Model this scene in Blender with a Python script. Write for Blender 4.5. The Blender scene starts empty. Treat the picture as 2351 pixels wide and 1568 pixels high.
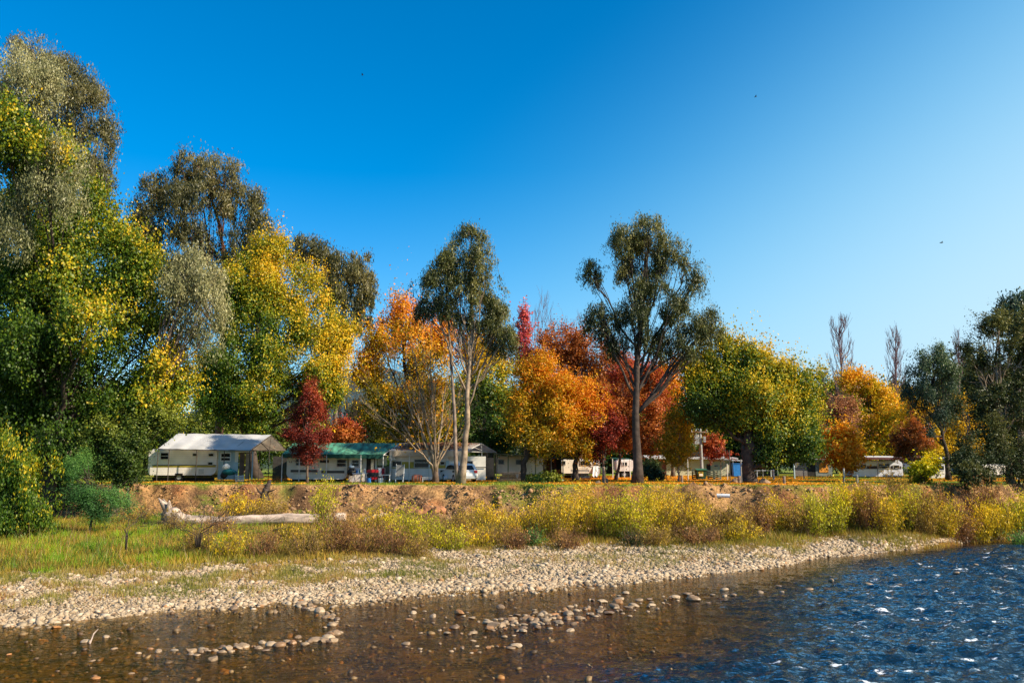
import bpy, math, random
import numpy as np
from math import radians as R, sin, cos, pi
sc = bpy.context.scene
COL = sc.collection
# ------------------------------------------------------------------ camera, sky, sun, exposure
CAMZ = 4.6
FD = 1959.5            # focal length in picture units (picture 2351 x 1568)
CX, CY, HOR = 1175.5, 784.0, 1064.8
PIT = math.atan((HOR - CY) / FD)
cam = bpy.data.cameras.new('camera'); camo = bpy.data.objects.new('camera', cam); COL.objects.link(camo)
cam.sensor_width = 36.0; cam.lens = 36.0 * FD / 2351.0; cam.clip_start = 0.1; cam.clip_end = 20000
camo.location = (0, 0, CAMZ); camo.rotation_euler = (pi / 2 + PIT, 0, 0)
sc.camera = camo
SUN_AZ, SUN_EL = 115.0, 33.0
world = bpy.data.worlds.new("World"); sc.world = world; world.use_nodes = True
wn = world.node_tree; wn.nodes.clear()
wo = wn.nodes.new('ShaderNodeOutputWorld'); wb = wn.nodes.new('ShaderNodeBackground')
sky = wn.nodes.new('ShaderNodeTexSky'); sky.sky_type = 'NISHITA'; sky.sun_disc = False
sky.sun_elevation = R(SUN_EL); sky.sun_rotation = R(SUN_AZ)
sky.air_density = 1.0; sky.dust_density = 0.7; sky.ozone_density = 3.0; sky.altitude = 300
hs = wn.nodes.new('ShaderNodeHueSaturation'); hs.inputs['Saturation'].default_value = 1.5; hs.inputs['Hue'].default_value = 0.497; hs.inputs['Value'].default_value = 1.12
wn.links.new(sky.outputs[0], hs.inputs['Color'])
# paler air towards the sun's side and the horizon
wt = wn.nodes.new('ShaderNodeTexCoord'); wd = wn.nodes.new('ShaderNodeVectorMath'); wd.operation = 'DOT_PRODUCT'; wd.inputs[1].default_value = (.95, 0, -1.35)
wa = wn.nodes.new('ShaderNodeMath'); wa.operation = 'ADD'; wa.inputs[1].default_value = .60; wa.use_clamp = True
wm_ = wn.nodes.new('ShaderNodeMix'); wm_.data_type = 'RGBA'; wm_.inputs['B'].default_value = (1.2, 3.9, 5.6, 1)
wn.links.new(wt.outputs['Generated'], wd.inputs[0]); wn.links.new(wd.outputs['Value'], wa.inputs[0]); ws_ = wn.nodes.new('ShaderNodeMapRange'); ws_.interpolation_type = 'SMOOTHSTEP'; ws_.inputs['To Max'].default_value = .9; wn.links.new(wa.outputs[0], ws_.inputs['Value']); wn.links.new(ws_.outputs[0], wm_.inputs['Factor'])
wn.links.new(hs.outputs[0], wm_.inputs['A']); 
wp = wn.nodes.new('ShaderNodeMath'); wp.operation = 'POWER'; wp.inputs[1].default_value = 2.2; wn.links.new(ws_.outputs[0], wp.inputs[0])
wm2 = wn.nodes.new('ShaderNodeMix'); wm2.data_type = 'RGBA'; wm2.inputs['B'].default_value = (4.0, 5.2, 6.0, 1)
wn.links.new(wp.outputs[0], wm2.inputs['Factor']); wn.links.new(wm_.outputs['Result'], wm2.inputs['A']); wn.links.new(wm2.outputs['Result'], wb.inputs[0])
wb.inputs[1].default_value = 0.105
wn.links.new(wb.outputs[0], wo.inputs[0])
sl = bpy.data.lights.new('sun', 'SUN'); sl.energy = 5.0; sl.angle = R(0.5); sl.color = (1.0, 0.87, 0.66)
so = bpy.data.objects.new('sun', sl); COL.objects.link(so); so.location = (60, -20, 60)
so.rotation_euler = (R(90 - SUN_EL), 0, R(180 - SUN_AZ) )
sc.view_settings.view_transform = 'Standard'; sc.view_settings.look = 'None'
sc.view_settings.gamma = 1.0; sc.view_settings.exposure = 0.75
sc.render.engine = 'CYCLES'
sc.cycles.max_bounces = 8; sc.cycles.transparent_max_bounces = 12; sc.cycles.diffuse_bounces = 3
sc.cycles.glossy_bounces = 3; sc.cycles.caustics_reflective = False; sc.cycles.caustics_refractive = False

# ------------------------------------------------------------------ projection helpers
cp, sp = cos(PIT), sin(PIT)
def ray(px, py):
    xc = (px - CX) / FD; yc = (CY - py) / FD
    return xc, cp - yc * sp, sp + yc * cp
def at(px, py, Y):
    x, y, z = ray(px, py); return np.array([x / y * Y, Y, CAMZ + z / y * Y])
def gp(px, py, z=0.0):
    x, y, zz = ray(px, py); t = (z - CAMZ) / zz
    return np.array([x * t, y * t, z])
def mpp(Y): return Y / FD          # metres per picture unit at distance Y

# ------------------------------------------------------------------ noise
def _h(ix, iy, iz, s):
    n = (ix.astype(np.int64) * 374761393 + iy.astype(np.int64) * 668265263 + iz.astype(np.int64) * 2147483647 + s * 974634777) & 0xffffffff
    n = ((n ^ (n >> 13)) * 1274126177) & 0xffffffff
    n = ((n ^ (n >> 15)) * 2246822519) & 0xffffffff
    return ((n ^ (n >> 16)) & 0xffff) / 65535.0
def vn(x, y, z=None, f=1.0, s=0):
    x = np.asarray(x, float) * f; y = np.asarray(y, float) * f
    z = np.zeros_like(x) if z is None else np.asarray(z, float) * f
    ix, iy, iz = np.floor(x), np.floor(y), np.floor(z)
    fx, fy, fz = x - ix, y - iy, z - iz
    fx, fy, fz = [t * t * (3 - 2 * t) for t in (fx, fy, fz)]
    r = 0
    for a in (0, 1):
        for b in (0, 1):
            for c in (0, 1):
                w = (fx if a else 1 - fx) * (fy if b else 1 - fy) * (fz if c else 1 - fz)
                r = r + w * _h(ix + a, iy + b, iz + c, s)
    return r
def fbm(x, y, f=1.0, s=0, o=4, g=0.5):
    r = 0; a = 1; t = 0
    for k in range(o):
        r = r + a * vn(x, y, None, f * 2 ** k, s + k * 7); t += a; a *= g
    return r / t
def ss(a, b, x):
    t = np.clip((x - a) / (b - a), 0, 1); return t * t * (3 - 2 * t)

# ------------------------------------------------------------------ terrain curves
SH = [(-900, 1450), (0, 1441), (126/1.1646*1.0, 1431), (230, 1421), (361, 1409), (460, 1398), (543, 1396), (640, 1382), (773, 1385), (872, 1375), (970, 1365), (1102, 1358),
      (1233, 1353), (1364, 1342), (1463, 1332), (1546, 1324), (1677, 1312), (1795, 1299), (1875, 1279), (1972, 1273), (2071, 1263), (2170, 1250), (2252, 1242), (2400, 1237)]
shp = np.array([gp(a, b, 0.0)[:2] for a, b in SH])
SHX = np.concatenate([[-900], shp[1:, 0], [shp[-1, 0] + 600]]); SHY = np.concatenate([[shp[1, 1] - 3], shp[1:, 1], [shp[-1, 1] + 330]])
GV = [(0, 1310), (258, 1301), (515, 1288), (773, 1279), (1030, 1255), (1288, 1249), (1578, 1250), (1776, 1250), (1906, 1231), (2071, 1240), (2202, 1231), (2300, 1234)]
gvp = np.array([gp(a, b, 0.55)[:2] for a, b in GV])
def shore(x): return np.interp(x, SHX, SHY)
def grav(x):
    g = np.interp(x, gvp[:, 0], gvp[:, 1]); return np.maximum(g, shore(x) + 1.2)
def toe(x): return np.maximum(np.interp(x, [-60, -25, -5, 12, 30], [52, 53.5, 52.5, 52, 52.5]), grav(x) + 1.5)
def top(x): return np.maximum(np.interp(x, [-60, -26, -12, 0, 10, 30], [58, 59.5, 59.5, 58.5, 57.6, 57.2]) , toe(x) + 3.0)
def topd(x): return top(x) + (vn(x, x * 0 + 3, None, .35, 11) - .5) * 1.2 + (vn(x, x * 0, None, 1.3, 12) - .5) * .5
def terr(x, y, detail=True):
    x = np.asarray(x, float); y = np.asarray(y, float)
    s = shore(x); g = grav(x); t = toe(x); p = top(x)
    if detail:
        s = s + (vn(x, y, None, .5, 3) - .5) * 1.1 + (vn(x, y, None, 1.7, 5) - .5) * .3
        p = topd(x)
    z = np.where(y < s, -0.05 + np.maximum((y - s) * 0.03, -0.38), 0)
    z = np.where((y >= s) & (y < g), 0.55 * ((y - s) / np.maximum(g - s, .1)) ** .8 - 0.06 * (1 - ss(0, .5, y - s)), z)
    z = np.where((y >= g) & (y < t), 0.55 + 0.55 * (y - g) / np.maximum(t - g, .1), z)
    u = np.clip((y - t) / np.maximum(p - t, .1), 0, 1)
    z = np.where(y >= t, 1.1 + 2.1 * (0.42 * u + .58 * ss(.68, .985, u)), z)
    # near bank under the camera
    z = np.where(y < 9, np.maximum(z, 3.0 * ss(9, 3, y) - .3), z)
    if detail:
        m = ss(0, .15, u) * ss(1, .96, u)
        rid = np.abs(vn(x + (y - 55) * .7, y * .5, None, .8, 21) - .5) * 2
        z = z + m * ((fbm(x, y, .5, 31) - .5) * .5 - (1 - rid) ** 3 * .35 + (fbm(x, y, 2.4, 33, 4, .6) - .5) * .55)
        fl = ss(-.5, 1, y - s) * (1 - ss(0, .2, u))
        z = z + fl * ((fbm(x, y, .35, 41, 3) - .5) * .22 + (fbm(x, y, 2, 42, 2) - .5) * .06)
        z = z + (y > p) * (y < 200) * (fbm(x, y, .1, 51, 2) - .5) * .12
        z = z + (y < s) * (fbm(x, y, .8, 61, 3) - .5) * .12
    far = ss(220, 900, y)
    z = z + far * 22 * fbm(x, y, .002, 71)
    return z

# ------------------------------------------------------------------ mesh builders
def new_mesh(name, V, F, mats=None, parent=None, base=(0, 0, 0), col=None, smooth=False, extra=None):
    """V (N,3), F (M,k) array -> object; verts are world coords, base is the thing's origin"""
    V = np.asarray(V, np.float32) - np.asarray(base, np.float32)
    me = bpy.data.meshes.new(name)
    F = np.asarray(F, np.int32)
    me.vertices.add(len(V)); me.vertices.foreach_set('co', V.ravel())
    k = F.shape[1]
    me.loops.add(F.size); me.loops.foreach_set('vertex_index', F.ravel())
    me.polygons.add(len(F)); me.polygons.foreach_set('loop_start', np.arange(0, F.size, k, dtype=np.int32))
    me.update(calc_edges=True)
    if smooth: me.polygons.foreach_set('use_smooth', np.ones(len(F), bool))
    if col is not None:
        a = me.attributes.new('tint', 'FLOAT_COLOR', 'POINT')
        c = np.ones((len(V), 4), np.float32); c[:, :3] = col; a.data.foreach_set('color', c.ravel())
    if extra:
        for kx, v in extra.items():
            a = me.attributes.new(kx, 'FLOAT', 'POINT'); a.data.foreach_set('value', np.asarray(v, np.float32))
    if mats: me.materials.append(mats)
    o = bpy.data.objects.new(name, me); COL.objects.link(o)
    if parent is not None: o.parent = parent
    else: o.location = tuple(float(q) for q in base)
    return o
ROOT = {}
def thing(name, label, cat, loc, group=None):
    o = bpy.data.objects.new(name, None); COL.objects.link(o); o.location = tuple(float(q) for q in loc)
    o.empty_display_size = .2
    o['label'] = label; o['category'] = cat
    if group: o['group'] = group
    ROOT[o.name] = np.array(loc, float)
    return o
def tag(o, label=None, cat=None, group=None, kind=None):
    if label: o['label'] = label
    if cat: o['category'] = cat
    if group: o['group'] = group
    if kind: o['kind'] = kind
    return o
class MB:
    def __init__(s): s.v = []; s.f = []
    def add(s, V, F):
        n = len(s.v); s.v.extend([tuple(map(float, q)) for q in V]); s.f.extend([tuple(int(i) + n for i in f) for f in F]); return s
    def box(s, c, d, rz=0.0, rx=0.0):
        hx, hy, hz = d[0] / 2, d[1] / 2, d[2] / 2; V = []
        for X in (-hx, hx):
            for Y in (-hy, hy):
                for Z in (-hz, hz):
                    y, z = Y * cos(rx) - Z * sin(rx), Y * sin(rx) + Z * cos(rx)
                    V.append((c[0] + X * cos(rz) - y * sin(rz), c[1] + X * sin(rz) + y * cos(rz), c[2] + z))
        return s.add(V, [(0, 1, 3, 2), (4, 6, 7, 5), (0, 4, 5, 1), (2, 3, 7, 6), (0, 2, 6, 4), (1, 5, 7, 3)])
    def tube(s, pts, rad, n=6, cap=True):
        P = np.asarray(pts, float); rad = np.broadcast_to(np.asarray(rad, float), (len(P),))
        T = np.gradient(P, axis=0); T /= np.linalg.norm(T, axis=1)[:, None] + 1e-9
        V = []; a = np.arange(n) * 2 * pi / n
        up = np.array([0, 0, 1.0]) if abs(T[0][2]) < .9 else np.array([1.0, 0, 0])
        for p, t, r in zip(P, T, rad):
            u = np.cross(up, t); u /= np.linalg.norm(u) + 1e-9; w = np.cross(t, u); up = w if abs(np.dot(w, t)) < .5 else up
            V.extend(p + r * (np.cos(q) * u + np.sin(q) * w) for q in a)
        F = [(i * n + j, i * n + (j + 1) % n, (i + 1) * n + (j + 1) % n, (i + 1) * n + j) for i in range(len(P) - 1) for j in range(n)]
        if cap: F += [tuple(range(n - 1, -1, -1)), tuple((len(P) - 1) * n + j for j in range(n))]
        return s.add(V, F)
    def bar(s, a, b, r=.03, n=5): return s.tube([a, b], r, n)
    def slab(s, q, th):
        """quad or polygon q (world points) thickened along its normal"""
        Q = np.asarray(q, float); nrm = np.cross(Q[1] - Q[0], Q[2] - Q[0]); nrm /= np.linalg.norm(nrm)
        n = len(Q); V = list(Q + nrm * th / 2) + list(Q - nrm * th / 2)
        return s.add(V, [tuple(range(n)), tuple(range(2 * n - 1, n - 1, -1))] + [(i, i + n, (i + 1) % n + n, (i + 1) % n) for i in range(n)])
    def prof(s, prof2, y0, y1, ax=(1, 0), org=(0, 0)):
        """front elevation profile (u,z) extruded in depth y0..y1; u runs along ax in plan from org"""
        ax = np.array(ax, float); ax /= np.linalg.norm(ax); dn = np.array([-ax[1], ax[0]])
        n = len(prof2); V = []
        for d in (y0, y1):
            for u, z in prof2:
                p = np.array(org) + ax * u + dn * d; V.append((p[0], p[1], z))
        return s.add(V, [tuple(range(n)), tuple(range(2 * n - 1, n - 1, -1))] + [(i, i + n, (i + 1) % n + n, (i + 1) % n) for i in range(n)])
    def build(s, name, mat, parent=None, base=None, smooth=False):
        b = ROOT.get(parent.name) if parent is not None and base is None else base
        if parent is not None and b is None:
            q = parent
            while q.parent is not None: q = q.parent
            b = ROOT.get(q.name, np.array(q.location))
        if b is None: b = np.mean(np.array(s.v), axis=0)
        me = bpy.data.meshes.new(name); me.from_pydata([tuple(np.array(v) - b) for v in s.v], [], s.f); me.update()
        me.materials.append(mat)
        if smooth: me.polygons.foreach_set('use_smooth', [True] * len(me.polygons))
        o = bpy.data.objects.new(name, me); COL.objects.link(o)
        if parent is not None: o.parent = parent
        else: o.location = tuple(float(q) for q in b)
        return o
def rrect(x0, x1, z0, z1, r, n=5, rs=None):
    rs = rs or (r, r, r, r); out = []   # bl, br, tr, tl
    for (cx, cz, a0, rr) in ((x0 + rs[0], z0 + rs[0], pi, rs[0]), (x1 - rs[1], z0 + rs[1], 1.5 * pi, rs[1]), (x1 - rs[2], z1 - rs[2], 0, rs[2]), (x0 + rs[3], z1 - rs[3], .5 * pi, rs[3])):
        for k in range(n + 1):
            a = a0 + k / n * pi / 2; out.append((cx + rr * cos(a), cz + rr * sin(a)))
    return out

# ------------------------------------------------------------------ materials
MATS = {}
def M(name, c=(.5, .5, .5), rough=.8, var=.18, sc_=4.0, bump=.0, metal=0.0, dirt=None, spec=.3, stripes=None, st=None):
    if name in MATS: return MATS[name]
    m = bpy.data.materials.new(name); m.use_nodes = True; nt = m.node_tree; b = nt.nodes['Principled BSDF']
    b.inputs['Roughness'].default_value = rough; b.inputs['Metallic'].default_value = metal; b.inputs['Specular IOR Level'].default_value = spec
    tc = nt.nodes.new('ShaderNodeTexCoord'); nz = nt.nodes.new('ShaderNodeTexNoise'); nz.inputs['Scale'].default_value = sc_; nz.inputs['Detail'].default_value = 6
    if st:
        mp = nt.nodes.new('ShaderNodeMapping'); mp.inputs['Scale'].default_value = st; nt.links.new(tc.outputs['Object'], mp.inputs['Vector']); nt.links.new(mp.outputs[0], nz.inputs['Vector'])
    else: nt.links.new(tc.outputs['Object'], nz.inputs['Vector'])
    rp = nt.nodes.new('ShaderNodeValToRGB'); nt.links.new(nz.outputs['Fac'], rp.inputs['Fac'])
    d = dirt or tuple(q * (1 - var * 1.6) for q in c)
    rp.color_ramp.elements[0].position = .3; rp.color_ramp.elements[0].color = (*d, 1)
    rp.color_ramp.elements[1].position = .68; rp.color_ramp.elements[1].color = (*[min(1, q * (1 + var * .5)) for q in c], 1)
    last = rp.outputs[0]
    nt.links.new(last, b.inputs['Base Color'])
    if bump or stripes:
        bp = nt.nodes.new('ShaderNodeBump'); bp.inputs['Strength'].default_value = bump or .5; bp.inputs['Distance'].default_value = .03
        if stripes:
            wv = nt.nodes.new('ShaderNodeTexWave'); wv.wave_type = 'BANDS'; wv.bands_direction = stripes[0]; wv.wave_profile = 'SAW'; wv.inputs['Scale'].default_value = stripes[1]
            nt.links.new(tc.outputs['Object'], wv.inputs['Vector']); nt.links.new(wv.outputs['Fac'], bp.inputs['Height'])
            mx = nt.nodes.new('ShaderNodeMix'); mx.data_type = 'RGBA'; mx.blend_type = 'MULTIPLY'; mx.inputs['Factor'].default_value = stripes[2] if len(stripes) > 2 else .35
            cr = nt.nodes.new('ShaderNodeValToRGB'); cr.color_ramp.elements[0].position = 0.0; cr.color_ramp.elements[0].color = (.35, .33, .33, 1); cr.color_ramp.elements[1].position = .25; cr.color_ramp.elements[1].color = (1, 1, 1, 1)
            nt.links.new(wv.outputs['Fac'], cr.inputs['Fac']); nt.links.new(last, mx.inputs['A']); nt.links.new(cr.outputs[0], mx.inputs['B']); nt.links.new(mx.outputs['Result'], b.inputs['Base Color'])
        else:
            n2 = nt.nodes.new('ShaderNodeTexNoise'); n2.inputs['Scale'].default_value = sc_ * 3; n2.inputs['Detail'].default_value = 5
            nt.links.new(tc.outputs['Object'], n2.inputs['Vector']); nt.links.new(n2.outputs['Fac'], bp.inputs['Height'])
        nt.links.new(bp.outputs[0], b.inputs['Normal'])
    MATS[name] = m; return m
def leaf_mat(name, trans=.35, gloss=.06):
    m = bpy.data.materials.new(name); m.use_nodes = True; nt = m.node_tree; nt.nodes.clear()
    out = nt.nodes.new('ShaderNodeOutputMaterial'); at_ = nt.nodes.new('ShaderNodeAttribute'); at_.attribute_name = 'tint'
    di = nt.nodes.new('ShaderNodeBsdfDiffuse'); tr = nt.nodes.new('ShaderNodeBsdfTranslucent'); mx = nt.nodes.new('ShaderNodeMixShader'); mx.inputs[0].default_value = trans
    gl = nt.nodes.new('ShaderNodeBsdfGlossy'); gl.inputs['Roughness'].default_value = .45; m2 = nt.nodes.new('ShaderNodeMixShader'); m2.inputs[0].default_value = gloss
    nt.links.new(at_.outputs['Color'], di.inputs[0]); nt.links.new(at_.outputs['Color'], tr.inputs[0])
    nt.links.new(di.outputs[0], mx.inputs[1]); nt.links.new(tr.outputs[0], mx.inputs[2])
    nt.links.new(mx.outputs[0], m2.inputs[1]); nt.links.new(gl.outputs[0], m2.inputs[2]); nt.links.new(m2.outputs[0], out.inputs[0])
    MATS[name] = m; return m
LEAF = leaf_mat('leaf', .34, .02); GUMLEAF = leaf_mat('gum_leaf', .2, .035); GRASSM = leaf_mat('grass_blade', .35, .02)
BARK = M('bark', (.16, .11, .08), .9, .35, 3, .6)
BARKD = M('dark_bark', (.07, .05, .04), .9, .35, 3, .6)
BARKP = M('pale_bark', (.34, .25, .17), .85, .45, 2.5, .4)
BARKG = M('gum_bark', (.27, .2, .155), .85, .45, 2.0, .5)
def pebble_mat(name, ramp, rough=.75):
    m = bpy.data.materials.new(name); m.use_nodes = True; nt = m.node_tree; b = nt.nodes['Principled BSDF']; b.inputs['Roughness'].default_value = rough
    ge = nt.nodes.new('ShaderNodeNewGeometry'); oi = nt.nodes.new('ShaderNodeObjectInfo'); ad = nt.nodes.new('ShaderNodeMath'); ad.operation = 'ADD'; fr = nt.nodes.new('ShaderNodeMath'); fr.operation = 'FRACT'
    rp = nt.nodes.new('ShaderNodeValToRGB')
    nt.links.new(ge.outputs['Random Per Island'], ad.inputs[0]); nt.links.new(oi.outputs['Random'], ad.inputs[1]); nt.links.new(ad.outputs[0], fr.inputs[0]); nt.links.new(fr.outputs[0], rp.inputs[0])
    e = rp.color_ramp.elements
    while len(e) < len(ramp): e.new(.5)
    for k, (p_, c_) in enumerate(ramp): e[k].position = p_; e[k].color = (*c_, 1)
    tc = nt.nodes.new('ShaderNodeTexCoord'); nz = nt.nodes.new('ShaderNodeTexNoise'); nz.inputs['Scale'].default_value = 9; nz.inputs['Detail'].default_value = 5; nt.links.new(tc.outputs['Object'], nz.inputs['Vector'])
    mx = nt.nodes.new('ShaderNodeMix'); mx.data_type = 'RGBA'; mx.blend_type = 'MULTIPLY'; mx.inputs['Factor'].default_value = .5
    c2 = nt.nodes.new('ShaderNodeValToRGB'); c2.color_ramp.elements[0].position = .3; c2.color_ramp.elements[0].color = (.45, .42, .38, 1); c2.color_ramp.elements[1].position = .6; c2.color_ramp.elements[1].color = (1, 1, 1, 1)
    nt.links.new(nz.outputs['Fac'], c2.inputs[0]); nt.links.new(rp.outputs[0], mx.inputs['A']); nt.links.new(c2.outputs[0], mx.inputs['B']); nt.links.new(mx.outputs['Result'], b.inputs['Base Color'])
    bp = nt.nodes.new('ShaderNodeBump'); bp.inputs['Strength'].default_value = .3; bp.inputs['Distance'].default_value = .01; nt.links.new(nz.outputs['Fac'], bp.inputs['Height']); nt.links.new(bp.outputs[0], b.inputs['Normal'])
    MATS[name] = m; return m
def clothmat(name, f=.4, **k):
    m = M(name, **k); nt = m.node_tree; b = nt.nodes['Principled BSDF']; o = [n for n in nt.nodes if n.type == 'OUTPUT_MATERIAL'][0]
    t = nt.nodes.new('ShaderNodeBsdfTranslucent'); x = nt.nodes.new('ShaderNodeMixShader'); x.inputs[0].default_value = f
    nt.links.new(b.inputs['Base Color'].links[0].from_socket, t.inputs[0]); nt.links.new(b.outputs[0], x.inputs[1]); nt.links.new(t.outputs[0], x.inputs[2]); nt.links.new(x.outputs[0], o.inputs[0]); return m
PEB = pebble_mat('pebbles', [(0, (.15, .10, .055)), (.18, (.36, .26, .16)), (.5, (.48, .36, .23)), (.75, (.36, .27, .17)), (.9, (.64, .51, .36)), (1, (.36, .18, .07))])
RIV = pebble_mat('river_stones', [(0, (.16, .10, .06)), (.3, (.34, .23, .13)), (.6, (.44, .32, .2)), (.85, (.24, .16, .09)), (1, (.42, .18, .05))], .5)
# ================================================================== GROUND
def axis(segs):
    out = []
    for a, b, d in segs: out.append(np.arange(a, b - 1e-6, d))
    return np.concatenate(out + [[segs[-1][1]]])
gx = np.concatenate([-np.geomspace(4000, 62, 16), axis([(-60, 60, .26), (60, 110, 1.0)]), np.geomspace(120, 4000, 14)])
gy = np.concatenate([axis([(-200, 8, 8), (8, 18, 1), (18, 50, .28), (50, 62, .12), (62, 80, .6), (80, 240, 4)]), np.geomspace(250, 6000, 18)])
GX, GY = np.meshgrid(gx, gy); x = GX.ravel(); y = GY.ravel()
z = terr(x, y)
nx, ny = len(gx), len(gy)
i = np.arange(nx - 1)[None, :] + np.arange(ny - 1)[:, None] * nx; i = i.ravel()
F = np.stack([i, i + 1, i + 1 + nx, i + nx], 1)
s_ = shore(x); g_ = grav(x); t_ = toe(x); p_ = topd(x)
def C(*c): return np.array(c, float)
def mixc(a, b, t): return a * (1 - t[:, None]) + b * t[:, None]
n1 = fbm(x, y, .5, 101); n2 = fbm(x, y, 2.5, 103, 3); n3 = vn(x, y, None, .15, 107)
bed = mixc(np.tile(C(.26, .15, .04), (len(x), 1)), np.tile(C(.07, .045, .016), (len(x), 1)), ss(.35, .62, n2))
gravc = mixc(np.tile(C(.34, .28, .2), (len(x), 1)), np.tile(C(.2, .17, .1), (len(x), 1)), ss(.4, .6, n1))
olive = mixc(np.tile(C(.2, .15, .05), (len(x), 1)), np.tile(C(.13, .15, .03), (len(x), 1)), ss(.4, .6, n1))
green = np.tile(C(.14, .22, .02), (len(x), 1))
dirt = mixc(np.tile(C(.48, .28, .12), (len(x), 1)), np.tile(C(.16, .09, .045), (len(x), 1)), ss(.42, .6, n2 * .5 + n1 * .5))
red = np.tile(C(.36, .15, .06), (len(x), 1))
dirt = mixc(dirt, red, ss(.55, .7, fbm(x, y, .4, 131)) * .8)
dirt = mixc(dirt, green * .8, ss(.62, .7, fbm(x, y, .45, 133)) * .6)
lawn = mixc(np.tile(C(.17, .28, .02), (len(x), 1)), np.tile(C(.30, .27, .04), (len(x), 1)), ss(.45, .6, n1))
litter = mixc(np.tile(C(.72, .27, .03), (len(x), 1)), np.tile(C(.42, .16, .03), (len(x), 1)), ss(.4, .6, n2))
c = bed.copy()
c = mixc(c, gravc, ss(-.2, .3, y - s_ + (n2 - .5)))
lg = ss(-10, -16, x + (n1 - .5) * 10)
c = mixc(c, mixc(olive, green, lg), ss(-1.0, 1.0, y - g_ + (n1 - .5) * 4))
c = mixc(c, dirt, ss(-.3, 1.2, y - t_ + (n1 - .5) * 3))
c = mixc(c, lawn, ss(-.12, .05, y - p_))
lit = ss(3, 6, x) * ss(25, 14, x) * ss(.3, 1.3, y - p_) * ss(110, 85, y)
c = mixc(c, litter, np.clip(lit * ss(.3, .5, n1 + .1), 0, 1))
lit2 = ss(110, 66, y) * (y > p_ + 3) * ss(.5, .62, fbm(x, y, .25, 144)) * .8
c = mixc(c, litter, lit2)
path = np.tile(C(.42, .33, .22), (len(x), 1))
c = mixc(c, path, ss(10, 15, x) * ss(.4, .9, y - p_) * ss(2.6, 1.8, y - p_) * .8)
c = mixc(c, np.tile(C(.05, .075, .03), (len(x), 1)), ss(120, 300, y))
gm = bpy.data.materials.new('ground'); gm.use_nodes = True; nt = gm.node_tree; b = nt.nodes['Principled BSDF']; b.inputs['Roughness'].default_value = .95; b.inputs['Specular IOR Level'].default_value = .15
a_ = nt.nodes.new('ShaderNodeAttribute'); a_.attribute_name = 'tint'; tc = nt.nodes.new('ShaderNodeTexCoord')
nz = nt.nodes.new('ShaderNodeTexNoise'); nz.inputs['Scale'].default_value = 7; nz.inputs['Detail'].default_value = 9; nz.inputs['Roughness'].default_value = .7; nt.links.new(tc.outputs['Object'], nz.inputs['Vector'])
rp = nt.nodes.new('ShaderNodeValToRGB'); rp.color_ramp.elements[0].position = .35; rp.color_ramp.elements[0].color = (.35, .32, .3, 1); rp.color_ramp.elements[1].position = .62; rp.color_ramp.elements[1].color = (1.3, 1.25, 1.2, 1)
mx = nt.nodes.new('ShaderNodeMix'); mx.data_type = 'RGBA'; mx.blend_type = 'MULTIPLY'; mx.inputs['Factor'].default_value = 1
nt.links.new(nz.outputs['Fac'], rp.inputs[0]); nt.links.new(a_.outputs['Color'], mx.inputs['A']); nt.links.new(rp.outputs[0], mx.inputs['B']); nt.links.new(mx.outputs['Result'], b.inputs['Base Color'])
bp = nt.nodes.new('ShaderNodeBump'); bp.inputs['Strength'].default_value = .9; bp.inputs['Distance'].default_value = .12; nt.links.new(nz.outputs['Fac'], bp.inputs['Height']); nt.links.new(bp.outputs[0], b.inputs['Normal'])
go = new_mesh('ground', np.stack([x, y, z], 1), F, gm, col=c, smooth=True); tag(go, kind='structure')

# hills far behind
hx = np.linspace(-3500, 3500, 160); hr = np.linspace(0, 1, 14)
HX, HR = np.meshgrid(hx, hr); hx_ = HX.ravel(); hr_ = HR.ravel()
hh = 60 + 130 * fbm(hx_ + 900, hx_ * 0, .0012, 201, 4) + 150 * np.exp(-((hx_ + 500) / 500) ** 2)
hz = hh * np.sin(hr_ * pi) * (0.9 + .2 * fbm(hx_, hr_ * 900, .01, 207, 3)); hy = 1900 + 1500 * hr_
ii = (np.arange(159)[None, :] + np.arange(13)[:, None] * 160).ravel()
hm = M('hazy_forest_hill', (.045, .085, .10), .95, .3, .02)  # distance haze put into the forest colour as a blue tint
ho = new_mesh('hills', np.stack([hx_, hy, hz], 1), np.stack([ii, ii + 1, ii + 161, ii + 160], 1), hm, smooth=True); tag(ho, kind='structure')

# ================================================================== WATER
wx = np.concatenate([-np.geomspace(1500, 24, 14), axis([(-22, 46, .11)]), np.geomspace(48, 1500, 14)])
wy = np.concatenate([axis([(-60, 14, 3), (14, 16, .5), (16, 53, .11)]), np.geomspace(54, 400, 14)])
WX, WY = np.meshgrid(wx, wy); x = WX.ravel(); y = WY.ravel()
# riffle strength: calm in the enclosed pool and along the shore, choppy out in the stream to the right
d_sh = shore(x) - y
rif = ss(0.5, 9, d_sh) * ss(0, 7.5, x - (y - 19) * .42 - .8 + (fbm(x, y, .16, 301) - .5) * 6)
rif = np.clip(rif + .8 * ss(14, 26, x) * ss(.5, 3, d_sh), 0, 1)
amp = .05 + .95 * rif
w1 = fbm(x * .55 + 50 + y * .15, y, 1.1, 311, 2) - .5
w2 = fbm(x * .6 + y * .2, y, 2.6, 313, 3) - .5
w3 = fbm(x * .7, y, 5.0, 317, 2) - .5
fade = ((x > -22) & (x < 46) & (y > 16) & (y < 53)).astype(float)
z = fade * amp * (w1 * .22 + w2 * .22 + w3 * .17)
nx, ny = len(wx), len(wy)
i = (np.arange(nx - 1)[None, :] + np.arange(ny - 1)[:, None] * nx).ravel()
F = np.stack([i, i + 1, i + 1 + nx, i + nx], 1)
wm = bpy.data.materials.new('river_water'); wm.use_nodes = True; nt = wm.node_tree; nt.nodes.clear()
out = nt.nodes.new('ShaderNodeOutputMaterial')
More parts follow.
